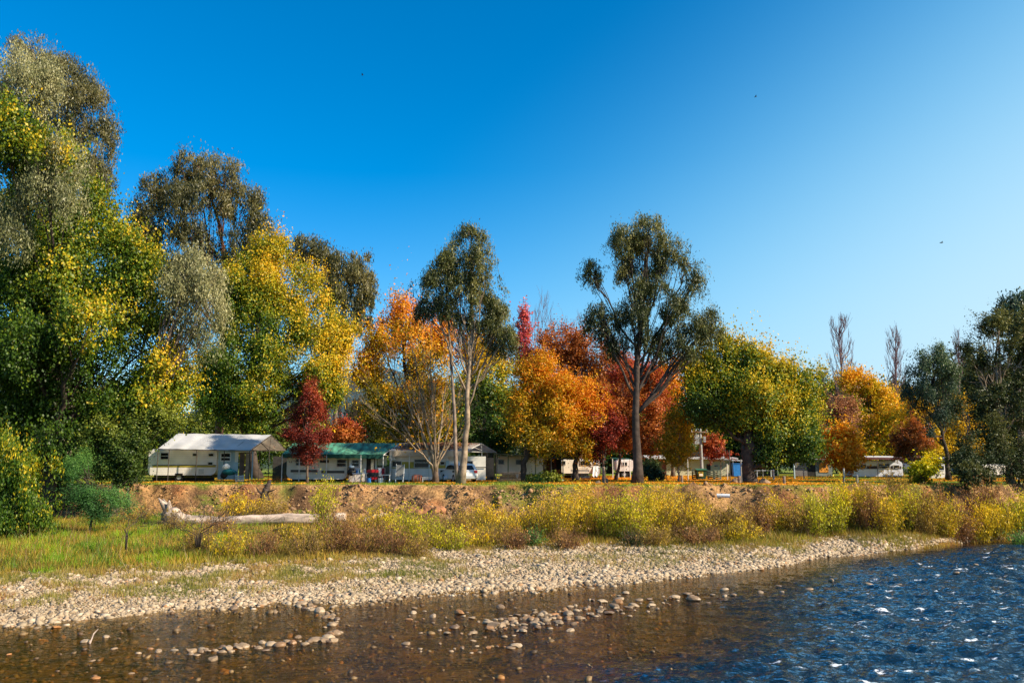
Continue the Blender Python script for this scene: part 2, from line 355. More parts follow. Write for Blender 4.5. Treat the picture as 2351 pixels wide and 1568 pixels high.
tc = nt.nodes.new('ShaderNodeTexCoord'); mp = nt.nodes.new('ShaderNodeMapping'); mp.inputs['Scale'].default_value = (.6, 1.0, 1.0); nt.links.new(tc.outputs['Object'], mp.inputs['Vector'])
nz = nt.nodes.new('ShaderNodeTexNoise'); nz.inputs['Scale'].default_value = 9; nz.inputs['Detail'].default_value = 6; nt.links.new(mp.outputs[0], nz.inputs['Vector'])
rf = nt.nodes.new('ShaderNodeAttribute'); rf.attribute_name = 'riffle'
bs = nt.nodes.new('ShaderNodeMath'); bs.operation = 'MULTIPLY_ADD'; bs.inputs[1].default_value = .85; bs.inputs[2].default_value = .24; nt.links.new(rf.outputs['Fac'], bs.inputs[0])
bp = nt.nodes.new('ShaderNodeBump'); bp.inputs['Distance'].default_value = .09; nt.links.new(bs.outputs[0], bp.inputs['Strength']); nt.links.new(nz.outputs['Fac'], bp.inputs['Height'])
fr = nt.nodes.new('ShaderNodeFresnel'); ior = nt.nodes.new('ShaderNodeMath'); ior.operation = 'MULTIPLY_ADD'; ior.inputs[1].default_value = .24; ior.inputs[2].default_value = 1.16; nt.links.new(rf.outputs['Fac'], ior.inputs[0]); nt.links.new(ior.outputs[0], fr.inputs['IOR']); nt.links.new(bp.outputs[0], fr.inputs['Normal'])
gl = nt.nodes.new('ShaderNodeBsdfGlossy'); gl.inputs['Roughness'].default_value = .06; gl.inputs['Color'].default_value = (1, 1, 1, 1); nt.links.new(bp.outputs[0], gl.inputs['Normal'])
tr = nt.nodes.new('ShaderNodeBsdfTransparent'); tr.inputs['Color'].default_value = (.72, .60, .33, 1)
deep = nt.nodes.new('ShaderNodeBsdfDiffuse'); deep.inputs['Color'].default_value = (.004, .025, .05, 1)
dm = nt.nodes.new('ShaderNodeMixShader'); dk = nt.nodes.new('ShaderNodeMath'); dk.operation = 'MULTIPLY'; dk.inputs[1].default_value = .62
nt.links.new(rf.outputs['Fac'], dk.inputs[0]); nt.links.new(dk.outputs[0], dm.inputs[0]); nt.links.new(tr.outputs[0], dm.inputs[1]); nt.links.new(deep.outputs[0], dm.inputs[2])
mx = nt.nodes.new('ShaderNodeMixShader'); nt.links.new(fr.outputs[0], mx.inputs[0]); nt.links.new(dm.outputs[0], mx.inputs[1]); nt.links.new(gl.outputs[0], mx.inputs[2])
# white flecks: foam, and sun glints painted in as diffuse white
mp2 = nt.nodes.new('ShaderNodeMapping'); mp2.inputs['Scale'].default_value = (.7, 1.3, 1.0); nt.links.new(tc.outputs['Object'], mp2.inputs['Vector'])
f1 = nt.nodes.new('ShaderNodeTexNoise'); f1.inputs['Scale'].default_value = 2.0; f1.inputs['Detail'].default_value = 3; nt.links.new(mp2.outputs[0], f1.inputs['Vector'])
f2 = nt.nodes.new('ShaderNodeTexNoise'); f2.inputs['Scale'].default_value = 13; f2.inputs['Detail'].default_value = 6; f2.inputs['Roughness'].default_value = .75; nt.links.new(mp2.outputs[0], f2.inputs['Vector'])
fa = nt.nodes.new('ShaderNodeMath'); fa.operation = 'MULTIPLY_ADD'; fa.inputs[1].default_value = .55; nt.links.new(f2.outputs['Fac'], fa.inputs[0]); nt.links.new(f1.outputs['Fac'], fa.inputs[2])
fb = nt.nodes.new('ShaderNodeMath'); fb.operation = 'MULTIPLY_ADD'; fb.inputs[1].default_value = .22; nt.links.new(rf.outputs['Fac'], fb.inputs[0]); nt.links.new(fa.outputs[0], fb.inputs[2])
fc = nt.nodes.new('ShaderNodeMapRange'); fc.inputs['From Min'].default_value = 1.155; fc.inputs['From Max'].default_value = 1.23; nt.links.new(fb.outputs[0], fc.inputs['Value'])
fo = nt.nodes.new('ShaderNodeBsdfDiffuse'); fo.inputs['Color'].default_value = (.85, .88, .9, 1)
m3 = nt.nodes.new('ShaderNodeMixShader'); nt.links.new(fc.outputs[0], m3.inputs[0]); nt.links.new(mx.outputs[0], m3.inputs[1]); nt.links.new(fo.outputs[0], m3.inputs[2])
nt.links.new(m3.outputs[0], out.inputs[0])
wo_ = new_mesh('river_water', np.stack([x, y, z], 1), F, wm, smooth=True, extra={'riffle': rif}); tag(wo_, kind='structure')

# ================================================================== STONES
def ico(sub, seed, flat, ang=.0):
    import bmesh
    bm = bmesh.new(); bmesh.ops.create_icosphere(bm, subdivisions=sub, radius=1.0)
    V = np.array([v.co[:] for v in bm.verts]); F = np.array([[v.index for v in f.verts] for f in bm.faces]); bm.free()
    rs = np.random.default_rng(seed)
    for _ in range(9 if ang else 5):      # chop with planes for broken faces
        n = rs.normal(size=3); n /= np.linalg.norm(n); d = V @ n; lim = rs.uniform(.62, .9)
        V = V - np.outer(np.maximum(d - lim, 0), n) * (.95 if ang else .8)
    V *= 1 + .25 * (vn(V[:, 0] + 5, V[:, 1] + 5, V[:, 2] + 5, 1.6, seed)[:, None] - .5)
    V *= np.array([1, rs.uniform(.65, .95), flat])
    return V, F
# pebbles of the gravel bar: one stuff object
rng = np.random.default_rng(7)
protos = [ico(1, 900 + k, rng.uniform(.35, .7)) for k in range(6)]
def pebble_field(name, x, y, z, size, mat, seed):
    rs = np.random.default_rng(seed); k = rs.integers(0, 6, len(x)); VV = []; FF = []; off = 0
    for q in range(6):
        m = np.where(k == q)[0]; V, Fq = protos[q]; n = len(m)
        a = rs.uniform(0, 2 * pi, n); s = size[m]; t1 = rs.normal(0, .22, n); t2 = rs.normal(0, .22, n)
        P = V[None] * s[:, None, None]
        X = P[..., 0] * np.cos(a)[:, None] - P[..., 1] * np.sin(a)[:, None]; Y = P[..., 0] * np.sin(a)[:, None] + P[..., 1] * np.cos(a)[:, None]
        Z = P[..., 2] + X * t1[:, None] + Y * t2[:, None]
        W = np.stack([X + x[m][:, None], Y + y[m][:, None], Z + z[m][:, None]], -1)
        VV.append(W.reshape(-1, 3)); FF.append((Fq[None] + (np.arange(n) * len(V))[:, None, None] + off).reshape(-1, 3)); off += n * len(V)
    return new_mesh(name, np.concatenate(VV), np.concatenate(FF), mat, smooth=False)
N = 640000
x = rng.uniform(-24, 46, N); u = rng.uniform(-.10, 1.18, N); s = shore(x); g = grav(x); y = s + (g - s) * u
keep = (rng.uniform(0, 1, N) < (g - s) / 12) & (np.abs(x) < y * .66 + 1.5)
keep &= (u < .95 + .25 * (fbm(x, y, .8, 77) - .4)) & ((fbm(x, y, .9, 78) > .40) | (u < .35) | (x > 8 + 0 * y) | (rng.uniform(0, 1, N) < .3))
keep &= rng.uniform(0, 1, N) < np.where(u < 0, .25, np.clip(1.05 - .35 * (x < 2) * u, 0, 1))
x = x[keep]; y = y[keep]; u = u[keep]
size = np.exp(rng.normal(math.log(.027), .6, len(x))) * (1 + .45 * (u < .12)) * np.clip(y / 33, .85, 1.3); size = np.clip(size, .018, .17)
go = pebble_field('gravel', x, y, terr(x, y) + size * .18, size, PEB, 5); tag(go, 'bar of pale rounded gravel along the river edge', 'gravel', kind='stuff')

# cobbles lying on the bed of the shallows
N = 24000; x = rng.uniform(-24, 30, N); d = rng.uniform(0, 1, N) ** 1.4 * 16; y = shore(x) - d
m = (np.abs(x) < y * .66 + 1.5) & (y > 14) & (rng.uniform(0, 1, N) < np.where(x > 6, .6, 1.0) * (.35 + fbm(x, y, .6, 79)))
x = x[m]; y = y[m]; size = np.clip(np.exp(rng.normal(math.log(.06), .45, len(x))), .03, .17); zz = np.minimum(terr(x, y) + size * .15, -.02 - size * .45); zz = np.where(rng.uniform(0, 1, len(x)) < .05 * (x < 4), -size * .1, zz)
BEDM = pebble_mat('bed_cobbles', [(0, (.06, .035, .015)), (.4, (.15, .09, .035)), (.7, (.26, .16, .06)), (.88, (.1, .06, .03)), (1, (.45, .2, .04))], .6)
go = pebble_field('bed_cobbles', x, y, zz, size, BEDM, 6); tag(go, 'brown cobbles lying under the clear shallow water', 'cobbles', kind='stuff')
# clods and stones loose on the eroded bank
N = 60000; x = rng.uniform(-40, 45, N); t_ = toe(x); p_ = topd(x); u = rng.uniform(-.25, .97, N); y = t_ + (p_ - t_) * u
m = (np.abs(x) < y * .63 + 1) & (rng.uniform(0, 1, N) < np.where(x < 4, .8, .35) * ss(.35, .6, fbm(x, y, .9, 83)) * np.where(u < 0, .4, 1))
x = x[m]; y = y[m]; size = np.clip(np.exp(rng.normal(math.log(.05), .6, len(x))), .025, .26)
go = pebble_field('bank_rubble', x, y, terr(x, y) + size * .1, size, pebble_mat('rubble', [(0, (.12, .065, .03)), (.35, (.34, .19, .09)), (.7, (.48, .29, .15)), (.9, (.2, .12, .07)), (1, (.42, .17, .06))], .9), 9); tag(go, 'brown clods and stones loose on the eroded bank', 'rubble', kind='stuff')
# larger single stones, every one its own object
protoR = []
for k in range(10):
    V, Fq = ico(2, 950 + k, [.3, .36, .28, .5, .34, .6, .3, .42, .34, .5][k], 1); me = bpy.data.meshes.new('river_stone')
    me.from_pydata([tuple(v) for v in V], [], [tuple(f) for f in Fq.tolist()]); me.update(); me.materials.append(RIV)
    me.polygons.foreach_set('use_smooth', [k % 4 == 0] * len(me.polygons)); protoR.append(me)
rr = random.Random(3)
def stone(px, py, wpx, label, group, z=0.0, k=None, dry=False):
    P = gp(px, py, z); r = max(.05, wpx * mpp(P[1]) / 2 * .88)
    if dry: P[2] = float(terr(P[0], P[1]))
    k = rr.randrange(10) if k is None else k
    o = bpy.data.objects.new('river_stone', protoR[k]); COL.objects.link(o)
    o.location = (P[0], P[1], P[2] + r * rr.uniform(.02, .2)); o.scale = (r, r, r * rr.uniform(.9, 1.15)); o.rotation_euler = (rr.uniform(-.15, .15), rr.uniform(-.15, .15), rr.uniform(0, 6.28))
    tag(o, label, 'stone', group); return o
L1 = 'wet tan stone in the curved line of rocks that closes off the brown pool'
G1 = 'stones in the curved line closing the pool'
line = [(437, 1497), (470, 1494), (500, 1490), (530, 1488), (560, 1484), (600, 1481), (640, 1476), (680, 1474), (720, 1473), (750, 1467), (775, 1456)]
for k in range(58):
    t = k / 57 * (len(line) - 1); j = min(int(t), len(line) - 2); f = t - j
    stone(line[j][0] * (1 - f) + line[j + 1][0] * f + rr.gauss(0, 3), line[j][1] * (1 - f) + line[j + 1][1] * f + rr.gauss(0, 4.5), rr.choice([12, 16, 20, 24, 30, 40]), L1, G1)
line = [(772, 1440), (768, 1425), (762, 1412), (745, 1405), (722, 1397), (700, 1390), (680, 1385)]
for k in range(34):
    t = k / 33 * (len(line) - 1); j = min(int(t), len(line) - 2); f = t - j
    stone(line[j][0] * (1 - f) + line[j + 1][0] * f + rr.gauss(0, 8), line[j][1] * (1 - f) + line[j + 1][1] * f + rr.gauss(0, 4), rr.choice([12, 14, 18, 22, 32]), 'tan stone in the short spit of rocks joining the pool line to the shore', 'stones in the short spit at the shore')
L2 = 'rounded stone in the crowded heap of rocks standing out of the middle of the river'
for k in range(120):
    t = rr.random(); px = 1130 + 330 * t + rr.gauss(0, 22); py = 1438 - 50 * t + rr.gauss(0, 11)
    stone(px, py, min(48, 12 + rr.expovariate(1 / 11)), L2, 'stones of the crowded heap in mid river')
for k in range(62):
    stone(rr.uniform(930, 1200), rr.uniform(1395, 1500), min(34, 8 + rr.expovariate(1 / 8)), 'small stone scattered in the shallow dark water downstream of the heap', 'stones scattered below the heap')
for k in range(26):
    t = rr.random(); stone(1440 + 150 * t + rr.gauss(0, 10), 1392 - 22 * t + rr.gauss(0, 7), 8 + rr.expovariate(1 / 8), 'flat stone in the thin upstream tail of the mid river heap', 'stones in the upstream tail of the heap')
single = [(345, 1489, 20, 'upright pointed stone between two flat ones in the pool'), (401, 1493, 26, 'long flat pale stone just before the pool line begins'), (364, 1495, 26, 'flat stone lying beside the upright pointed one'), (318, 1500, 18, 'low stone touching the flat one in the pool'),
    (198, 1473, 30, 'blocky stone with a broken stick leaning on it'), (243, 1462, 22, 'rough pale stone standing alone beyond the stick'), (262, 1490, 20, 'small humped stone in front of the stick'), (490, 1515, 36, 'wide hump of stone standing in front of the pool line'),
    (20, 1502, 15, 'small pinkish stone alone at the edge of the pool'), (212, 1517, 18, 'dark wet stone in the brown shallows'), (302, 1546, 20, 'small red brown stone near the bottom of the view'), (220, 1557, 28, 'rounded stone lowest of those in the brown shallows'),
    (632, 1405, 26, 'flat stone alone in the middle of the enclosed pool'), (130, 1440, 28, 'flat stone leaning off the gravel edge into the pool'),
    (535, 1397, 30, 'big pale boulder where the gravel meets the pool'), (1310, 1448, 30, 'pointed orange stone in the blue water below the heap'),
    (1995, 1343, 28, 'square dark stone alone in the open blue water'), (2240, 1297, 20, 'brown stone far upstream with water around it'), (2332, 1289, 20, 'low flat stone farthest upstream near the edge of the view'),
    (2196, 1316, 26, 'long low stone awash upstream'), (1908, 1333, 22, 'stone with a pointed stub of wood on it'), (1857, 1354, 24, 'flat brown stone in the line below the gravel point'),
    (1788, 1346, 20, 'tall pale stone near the gravel point'), (1746, 1361, 20, 'orange brown stone between two flat ones'), (1685, 1366, 26, 'long flat stone beside the triangular one'), (1664, 1369, 20, 'triangular stone off the gravel bar'),
    (1662, 1353, 28, 'dark brown broad stone nearest the gravel bar'), (1627, 1384, 16, 'small dark stone at the edge of the fast water'), (1636, 1366, 20, 'dark flat stone in the line off the gravel bar'), (1795, 1359, 20, 'flat stone in front of the tall pale one'),
    (1900, 1352, 22, 'brown flat stone in the line nearest the square dark one'), (2064, 1342, 15, 'small stone just right of the square dark one')]
for px, py, w, l in single: stone(px, py, w, l, None)
for k in range(34):      # bigger cobbles at the gravel edge
    px = rr.uniform(860, 2050); P = gp(px, 1300, 0); py = np.interp(px, [a for a, b in SH], [b for a, b in SH]) + rr.gauss(1, 3)
    stone(px, py, rr.uniform(8, 20), 'dark cobble along the waterline of the gravel bar', 'cobbles along the waterline', dry=False)
for px, py, w, l in ((545, 1291, 0, ''),):
    pass
for px, py, w, l in ((957, 1276, 14, 'grey brown block standing on the upper gravel'), (1226, 1272, 20, 'reddish square rock on top of the gravel bar'), (1115, 1282, 18, 'brown wedge of rock lying on the gravel'), (1290, 1272, 16, 'dark rock half hidden at the top of the gravel')):
    stone(px, py, w, l, None, z=.5, dry=True)
# ================================================================== TREES AND SHRUBS
def ramp(stops, t):
    t = np.clip(t, 0, 1); p = [a for a, _ in stops]; return np.stack([np.interp(t, p, [c[k] for _, c in stops]) for k in range(3)], 1)
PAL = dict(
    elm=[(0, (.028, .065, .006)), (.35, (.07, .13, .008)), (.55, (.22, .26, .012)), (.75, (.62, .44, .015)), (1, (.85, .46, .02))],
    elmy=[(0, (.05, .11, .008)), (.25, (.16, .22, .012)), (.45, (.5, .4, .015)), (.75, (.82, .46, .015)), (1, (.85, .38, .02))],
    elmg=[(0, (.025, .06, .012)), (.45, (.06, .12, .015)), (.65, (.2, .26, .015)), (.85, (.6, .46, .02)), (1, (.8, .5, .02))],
    orange=[(0, (.2, .13, .012)), (.3, (.5, .26, .012)), (.6, (.75, .27, .012)), (1, (.8, .19, .02))],
    gold=[(0, (.16, .15, .012)), (.35, (.5, .34, .012)), (.7, (.78, .36, .012)), (1, (.8, .26, .02))],
    redor=[(0, (.22, .07, .02)), (.35, (.42, .12, .025)), (.6, (.56, .2, .03)), (.8, (.5, .1, .03)), (1, (.38, .06, .04))],
    crimson=[(0, (.08, .014, .012)), (.4, (.19, .03, .02)), (.75, (.36, .05, .025)), (1, (.52, .14, .03))],
    pink=[(0, (.35, .05, .06)), (.6, (.6, .09, .1)), (1, (.7, .16, .1))],
    brown=[(0, (.16, .07, .04)), (.5, (.3, .12, .06)), (1, (.45, .2, .08))],
    gumd=[(0, (.025, .032, .01)), (.5, (.075, .075, .02)), (1, (.17, .14, .04))],
    gumg=[(0, (.022, .036, .009)), (.5, (.075, .088, .017)), (1, (.2, .18, .035))],
    gump=[(0, (.08, .095, .03)), (.5, (.2, .2, .075)), (1, (.38, .34, .15))],
    gumf=[(0, (.02, .045, .03)), (.5, (.045, .08, .045)), (1, (.11, .16, .05))],
    bushg=[(0, (.03, .06, .012)), (.5, (.09, .14, .02)), (1, (.24, .26, .03))],
    dark=[(0, (.02, .035, .015)), (.6, (.05, .07, .022)), (1, (.12, .12, .03))],
    wattle=[(0, (.05, .13, .04)), (.5, (.1, .24, .05)), (1, (.2, .36, .06))],
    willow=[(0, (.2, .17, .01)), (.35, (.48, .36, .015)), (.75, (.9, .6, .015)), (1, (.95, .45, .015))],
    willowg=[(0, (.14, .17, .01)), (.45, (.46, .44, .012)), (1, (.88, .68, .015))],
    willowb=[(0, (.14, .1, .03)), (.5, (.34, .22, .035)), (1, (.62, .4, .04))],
    rust=[(0, (.13, .06, .03)), (.5, (.3, .14, .05)), (1, (.5, .28, .07))],
    brightorange=[(0, (.6, .2, .01)), (.5, (.9, .36, .015)), (1, (1.0, .5, .02))],
    yellow=[(0, (.35, .28, .015)), (.4, (.7, .46, .015)), (1, (.9, .52, .02))],
)
def leafcloud(cent, size, aspect, rs, mode, colt, pal, jit=.3, out=None, ob=1.15):
    """one diamond leaf per centre"""
    n = len(cent)
    if mode == 'hang': a = np.stack([rs.normal(0, .38, n), rs.normal(0, .38, n), -np.ones(n)], 1)
    elif mode == 'up': a = np.stack([rs.normal(0, .45, n), rs.normal(0, .45, n), np.ones(n) * .9], 1)
    else: a = rs.normal(size=(n, 3))
    a /= np.linalg.norm(a, axis=1)[:, None]
    if out is not None:
        nn_ = out * ob + rs.normal(0, .55, (n, 3)) + np.array([0, 0, .25]); b = np.cross(nn_, a)
    else: b = rs.normal(size=(n, 3))
    b -= a * np.sum(a * b, 1)[:, None]; b /= np.linalg.norm(b, axis=1)[:, None] + 1e-9
    L = size * np.exp(np.clip(rs.normal(0, .3, n), -.8, .42)); W = L * aspect
    V = np.stack([cent - a * L[:, None] * .5, cent + b * W[:, None] * .5, cent + a * L[:, None] * .5, cent - b * W[:, None] * .5], 1).reshape(-1, 3)
    F = np.arange(4 * n).reshape(-1, 4)
    c = ramp(pal, colt) * np.exp(rs.normal(0, jit * .5, n))[:, None]
    return V, F, np.repeat(c, 4, axis=0)
NM = 2.5
def lobes3(lobes, Y, rs, thick=.9):
    m = mpp(Y); out = []
    for l in lobes:
        dy = l[4] if len(l) > 4 else rs.uniform(-1, 1) * min(l[2], l[3]) * .5 * m
        P = at(l[0], l[1], Y + dy); rx, rz = l[2] * mpp(Y + dy), l[3] * mpp(Y + dy); out.append((P, np.array([rx, (rx + rz) / 2 * thick, rz])))
    return out
def crown_points(L3, n, rs, fill=.45, clump=.5, per=26, gap=.34, zs=1.0, seed=0, gf=None, style='any', lenf=2.0, thin=.42, sub=12, core=.35):
    L3 = list(L3)
    if sub:
        for P, r in list(L3):
            for _ in range(sub):
                d = rs.normal(size=3); d /= np.linalg.norm(d); f = rs.uniform(.26, .46); L3.append((P + d * r * rs.uniform(.6, 1.0), r * f * np.array([1, 1, rs.uniform(.8, 1.25)])))
    n0 = len(L3) // (sub + 1) if sub else len(L3)
    area = np.array([r[0] * r[2] * (core if i_ < n0 and sub else 1.0) for i_, (_, r) in enumerate(L3)]); area = area / area.sum(); nc = max(8, n // per)
    C_ = []; PC = []
    for (P, r), w in zip(L3, area):
        k = max(3, int(nc * w * 1.7)); d = rs.normal(size=(k, 3)); d /= np.linalg.norm(d, axis=1)[:, None]
        rad = (fill + (1 - fill) * rs.uniform(0, 1, k) ** .6) * (1 + .16 * rs.normal(size=k) * .6)
        C_.append(P + d * r * rad[:, None]); PC.append(np.repeat(P[None] - np.array([0, 0, r[2] * .3]), k, 0))
    C_ = np.concatenate(C_); PC = np.concatenate(PC)
    inside = np.zeros(len(C_))
    for P, r in L3[:n0]: inside = np.maximum(inside, (np.linalg.norm((C_ - P) / r, axis=1) < .55).astype(float))
    gf = gf or .55
    g = vn(C_[:, 0] + 100, C_[:, 1] + 100, C_[:, 2], gf, 17 + seed)
    keep = ((inside < .5) | (rs.uniform(0, 1, len(C_)) < .35)) & (g > gap)
    C_ = C_[keep]; PC = PC[keep]
    k = rs.integers(0, len(C_), n)
    cs = clump * np.exp(rs.normal(0, .3, len(C_)))
    cen = np.average(np.array([P for P, _ in L3]), axis=0, weights=area)
    o_ = C_ - cen; o_ /= np.linalg.norm(o_, axis=1)[:, None] + 1e-6
    if style == 'hang': ax = np.array([0, 0, -1.0]) + o_ * .35 + rs.normal(0, .25, o_.shape)
    elif style == 'up': ax = np.array([0, 0, .9]) + o_ * .75 + rs.normal(0, .3, o_.shape)
    else: ax = o_ * .8 + np.array([0, 0, .35]) + rs.normal(0, .55, o_.shape)
    ax /= np.linalg.norm(ax, axis=1)[:, None]
    u = rs.uniform(-.35, 1, n); ln = cs * lenf * np.exp(rs.normal(0, .35, len(cs)))
    off = ax[k] * (u * ln[k])[:, None] + np.clip(rs.normal(size=(n, 3)), -1.7, 1.7) * (cs[k] * thin * (1.15 - .6 * np.clip(u, 0, 1)))[:, None]
    pt_ = C_[k] + off; od = pt_ - PC[k]; od /= np.linalg.norm(od, axis=1)[:, None] + 1e-6
    return C_, k, pt_, u, od
def tree(name, label, cat, Y, base, lobes, pal='elm', n=9000, leaf=None, aspect=.8, mode='any', trunk=None, tr=.3, bark=None, group=None, clump=.55, zs=1.0, gap=.34, fill=.45, seed=1,
         tz=(.0, 1.0), tside=.25, tnoise=.65, tj=.08, tb=0.0, limbs=True, mat=None, twig=.022, crown='crown', per=26, gf=None, lenf=2.0, thin=.42, sub=12, core=.35, ptop=None, pbase=None):
    """trunk: list of (px,py) picture positions at distance Y; crown: lobes (px,py,rx,ry[,dy])"""
    rs = np.random.default_rng(seed * 131 + 7)
    bx, by = base; b0 = at(bx, by, Y) if not pbase else np.array(pbase, float); b0[2] = float(terr(b0[0], b0[1])) - .05
    t = thing(name, label, cat, b0, group)
    L3 = lobes3(lobes, Y, rs)
    ztop = max(P[2] + r[2] for P, r in L3); zlow = min(P[2] - r[2] for P, r in L3); xmin = min(P[0] - r[0] for P, r in L3); xmax = max(P[0] + r[0] for P, r in L3)
    # trunk
    bark = bark or BARK
    if trunk: tp = [b0] + [at(a, c_, Y) for a, c_ in trunk]
    else:
        cx = sum(P[0] * r[0] for P, r in L3) / sum(r[0] for _, r in L3)
        tp = [b0, b0 * .6 + np.array([cx, Y, 0]) * .4, np.array([cx, Y, 0])]; tp[1][2] = b0[2] + (ztop - b0[2]) * .4; tp[2][2] = b0[2] + (ztop - b0[2]) * .82
    tp = np.array(tp); u = np.linspace(0, 1, 16); d = np.concatenate([[0], np.cumsum(np.linalg.norm(np.diff(tp, axis=0), axis=1))]); d /= d[-1]
    T = np.stack([np.interp(u, d, tp[:, k]) for k in range(3)], 1); T[1:-1] += rs.normal(0, tr * .22, (14, 3)) * np.array([1, 1, .3])
    rad = tr * (1 - .78 * u) * (1 + .55 * np.exp(-u * 22))
    mb = MB(); mb.tube(T, rad, 9)
    n = int(n * NM); C_, k, pts, ut, od = crown_points(L3, n, rs, fill, clump, per, gap, zs, seed, gf, mode, lenf, thin, sub, core)
    if limbs:
        for P, r in L3:
            zt = np.clip(b0[2] + (P[2] - b0[2]) * rs.uniform(.45, .68), T[2][2], T[-2][2]); j = int(np.argmin(np.abs(T[:, 2] - zt)))
            A = T[j]; Bm = A * .45 + P * .55 + np.array([0, 0, -.08 * np.linalg.norm(P - A)]); rad0 = max(rad[j] * .5, .03)
            w = np.linspace(0, 1, 7)[:, None]; Q = (1 - w) ** 2 * A + 2 * w * (1 - w) * Bm + w ** 2 * P
            Q[1:-1] += rs.normal(0, .12, (5, 3)); mb.tube(Q, rad0 * (1 - .72 * w[:, 0]), 6)
            near = C_[np.linalg.norm((C_ - P) / r, axis=1) < 1.25]
            if len(near):
                for q in near[rs.choice(len(near), min(len(near), 11), replace=False)]:
                    s0 = Q[rs.integers(2, 7)]; md = (s0 + q) / 2 + rs.normal(0, .15, 3); mb.tube([s0, md, q], [max(rad0 * .3, twig), twig * .9, twig * .5], 4, False)
    mb.build('trunk', bark, t, smooth=True)
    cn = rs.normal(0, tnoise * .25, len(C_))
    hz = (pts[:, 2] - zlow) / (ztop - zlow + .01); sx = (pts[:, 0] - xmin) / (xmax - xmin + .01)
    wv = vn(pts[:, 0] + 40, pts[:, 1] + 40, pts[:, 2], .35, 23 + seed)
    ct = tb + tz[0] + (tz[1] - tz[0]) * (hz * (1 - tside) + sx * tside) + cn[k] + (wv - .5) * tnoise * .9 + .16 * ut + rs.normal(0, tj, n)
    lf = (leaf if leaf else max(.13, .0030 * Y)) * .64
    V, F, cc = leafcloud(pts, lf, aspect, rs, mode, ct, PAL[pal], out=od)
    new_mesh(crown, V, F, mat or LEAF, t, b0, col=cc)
    return t
def gum(label, Y, base, lobes, pal='gumd', n=12000, trunk=None, tr=.35, seed=1, group=None, gap=.4, clump=.42, bark=None, **k):
    a = dict(pal=pal, n=n, aspect=.3, mode='hang', trunk=trunk, tr=tr, seed=seed, group=group, gap=gap, clump=clump, zs=1.35, mat=GUMLEAF, leaf=max(.24, .0046 * Y), bark=bark or BARKG,
             tside=.4, tnoise=.7, fill=.5, per=34, gf=1.5, lenf=2.2, thin=.5); a.update(k)
    return tree('gum_tree', label, 'tree', Y, base, lobes, **a)

# --- left side
gum('tall grey green gum with drooping pale foliage cut by the edge of the view', 50, (-70, 1118),
    [(40, 145, 80, 50), (88, 205, 55, 60), (20, 230, 60, 45), (150, 365, 46, 62), (100, 435, 75, 48), (15, 480, 45, 50), (40, 545, 42, 38), (168, 455, 28, 38), (-80, 300, 60, 150), (60, 190, 60, 60), (130, 410, 50, 50)], 'gump', 22000,
    trunk=[(-90, 800), (-75, 450), (-30, 200)], tr=.22, seed=3, gap=.3, limbs=False)
gum('tall dark gum standing behind the pale drooping gum, tallest tree of all', 80, (150, 1098),
    [(75, 115, 58, 45), (150, 190, 60, 55), (195, 260, 55, 75), (222, 340, 45, 85), (225, 410, 42, 45), (130, 180, 60, 60), (150, 330, 70, 90), (60, 230, 80, 90)], 'gumd', 28000, trunk=[(150, 800), (150, 400), (110, 160)], tr=.6, seed=4, gap=.34)
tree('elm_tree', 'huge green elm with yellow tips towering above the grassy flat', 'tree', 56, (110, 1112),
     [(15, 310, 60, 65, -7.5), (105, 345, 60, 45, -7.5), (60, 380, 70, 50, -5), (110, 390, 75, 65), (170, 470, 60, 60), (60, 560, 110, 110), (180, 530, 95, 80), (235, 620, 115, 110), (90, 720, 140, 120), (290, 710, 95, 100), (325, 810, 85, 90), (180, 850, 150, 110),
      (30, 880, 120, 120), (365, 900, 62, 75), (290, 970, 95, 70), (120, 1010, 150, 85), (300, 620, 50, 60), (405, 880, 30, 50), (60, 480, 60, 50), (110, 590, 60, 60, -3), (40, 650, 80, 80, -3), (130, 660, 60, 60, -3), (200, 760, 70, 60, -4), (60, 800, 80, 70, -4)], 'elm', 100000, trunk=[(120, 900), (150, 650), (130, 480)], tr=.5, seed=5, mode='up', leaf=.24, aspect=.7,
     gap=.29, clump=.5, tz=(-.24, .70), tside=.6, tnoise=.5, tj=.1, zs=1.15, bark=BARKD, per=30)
gum('rounded dark gum with bronze foliage rising behind the yellow elm and the pale roof', 88, (500, 1096),
    [(455, 372, 58, 48), (395, 425, 50, 45), (515, 410, 58, 50), (345, 455, 42, 50), (330, 530, 42, 55), (440, 480, 85, 70), (555, 480, 50, 65), (590, 535, 38, 55), (400, 560, 85, 65), (510, 570, 90, 60), (560, 610, 55, 50), (345, 600, 35, 55), (430, 640, 60, 50)],
    'gumd', 40000, trunk=[(510, 800), (520, 600), (480, 420)], tr=.45, seed=6, gap=.33, bark=M('red_bark', (.2, .09, .06), .9, .4, 3, .5))
gum('small dark gum with two domed tops showing behind the golden elm', 100, (770, 1092),
    [(700, 562, 45, 24), (740, 590, 45, 34), (805, 612, 50, 40), (825, 655, 36, 55), (790, 700, 42, 60), (755, 660, 45, 45), (843, 650, 20, 40), (832, 735, 24, 28), (680, 590, 25, 25)], 'gumd', 17000, trunk=[(770, 850), (765, 700), (750, 600)], tr=.3, seed=7, gap=.36)
gum('slender gum leaning over the pale caravan with a sparse grey crown', 55, (268, 1060),
    [(450, 640, 58, 58), (485, 700, 34, 50), (430, 595, 45, 28), (470, 775, 38, 38), (405, 665, 38, 48), (500, 620, 18, 20), (440, 720, 40, 40)], 'gump', 9500, trunk=[(275, 1020), (300, 960), (345, 872), (385, 785), (420, 700), (435, 640)], tr=.24, seed=8, gap=.36, bark=BARKG, pbase=None)
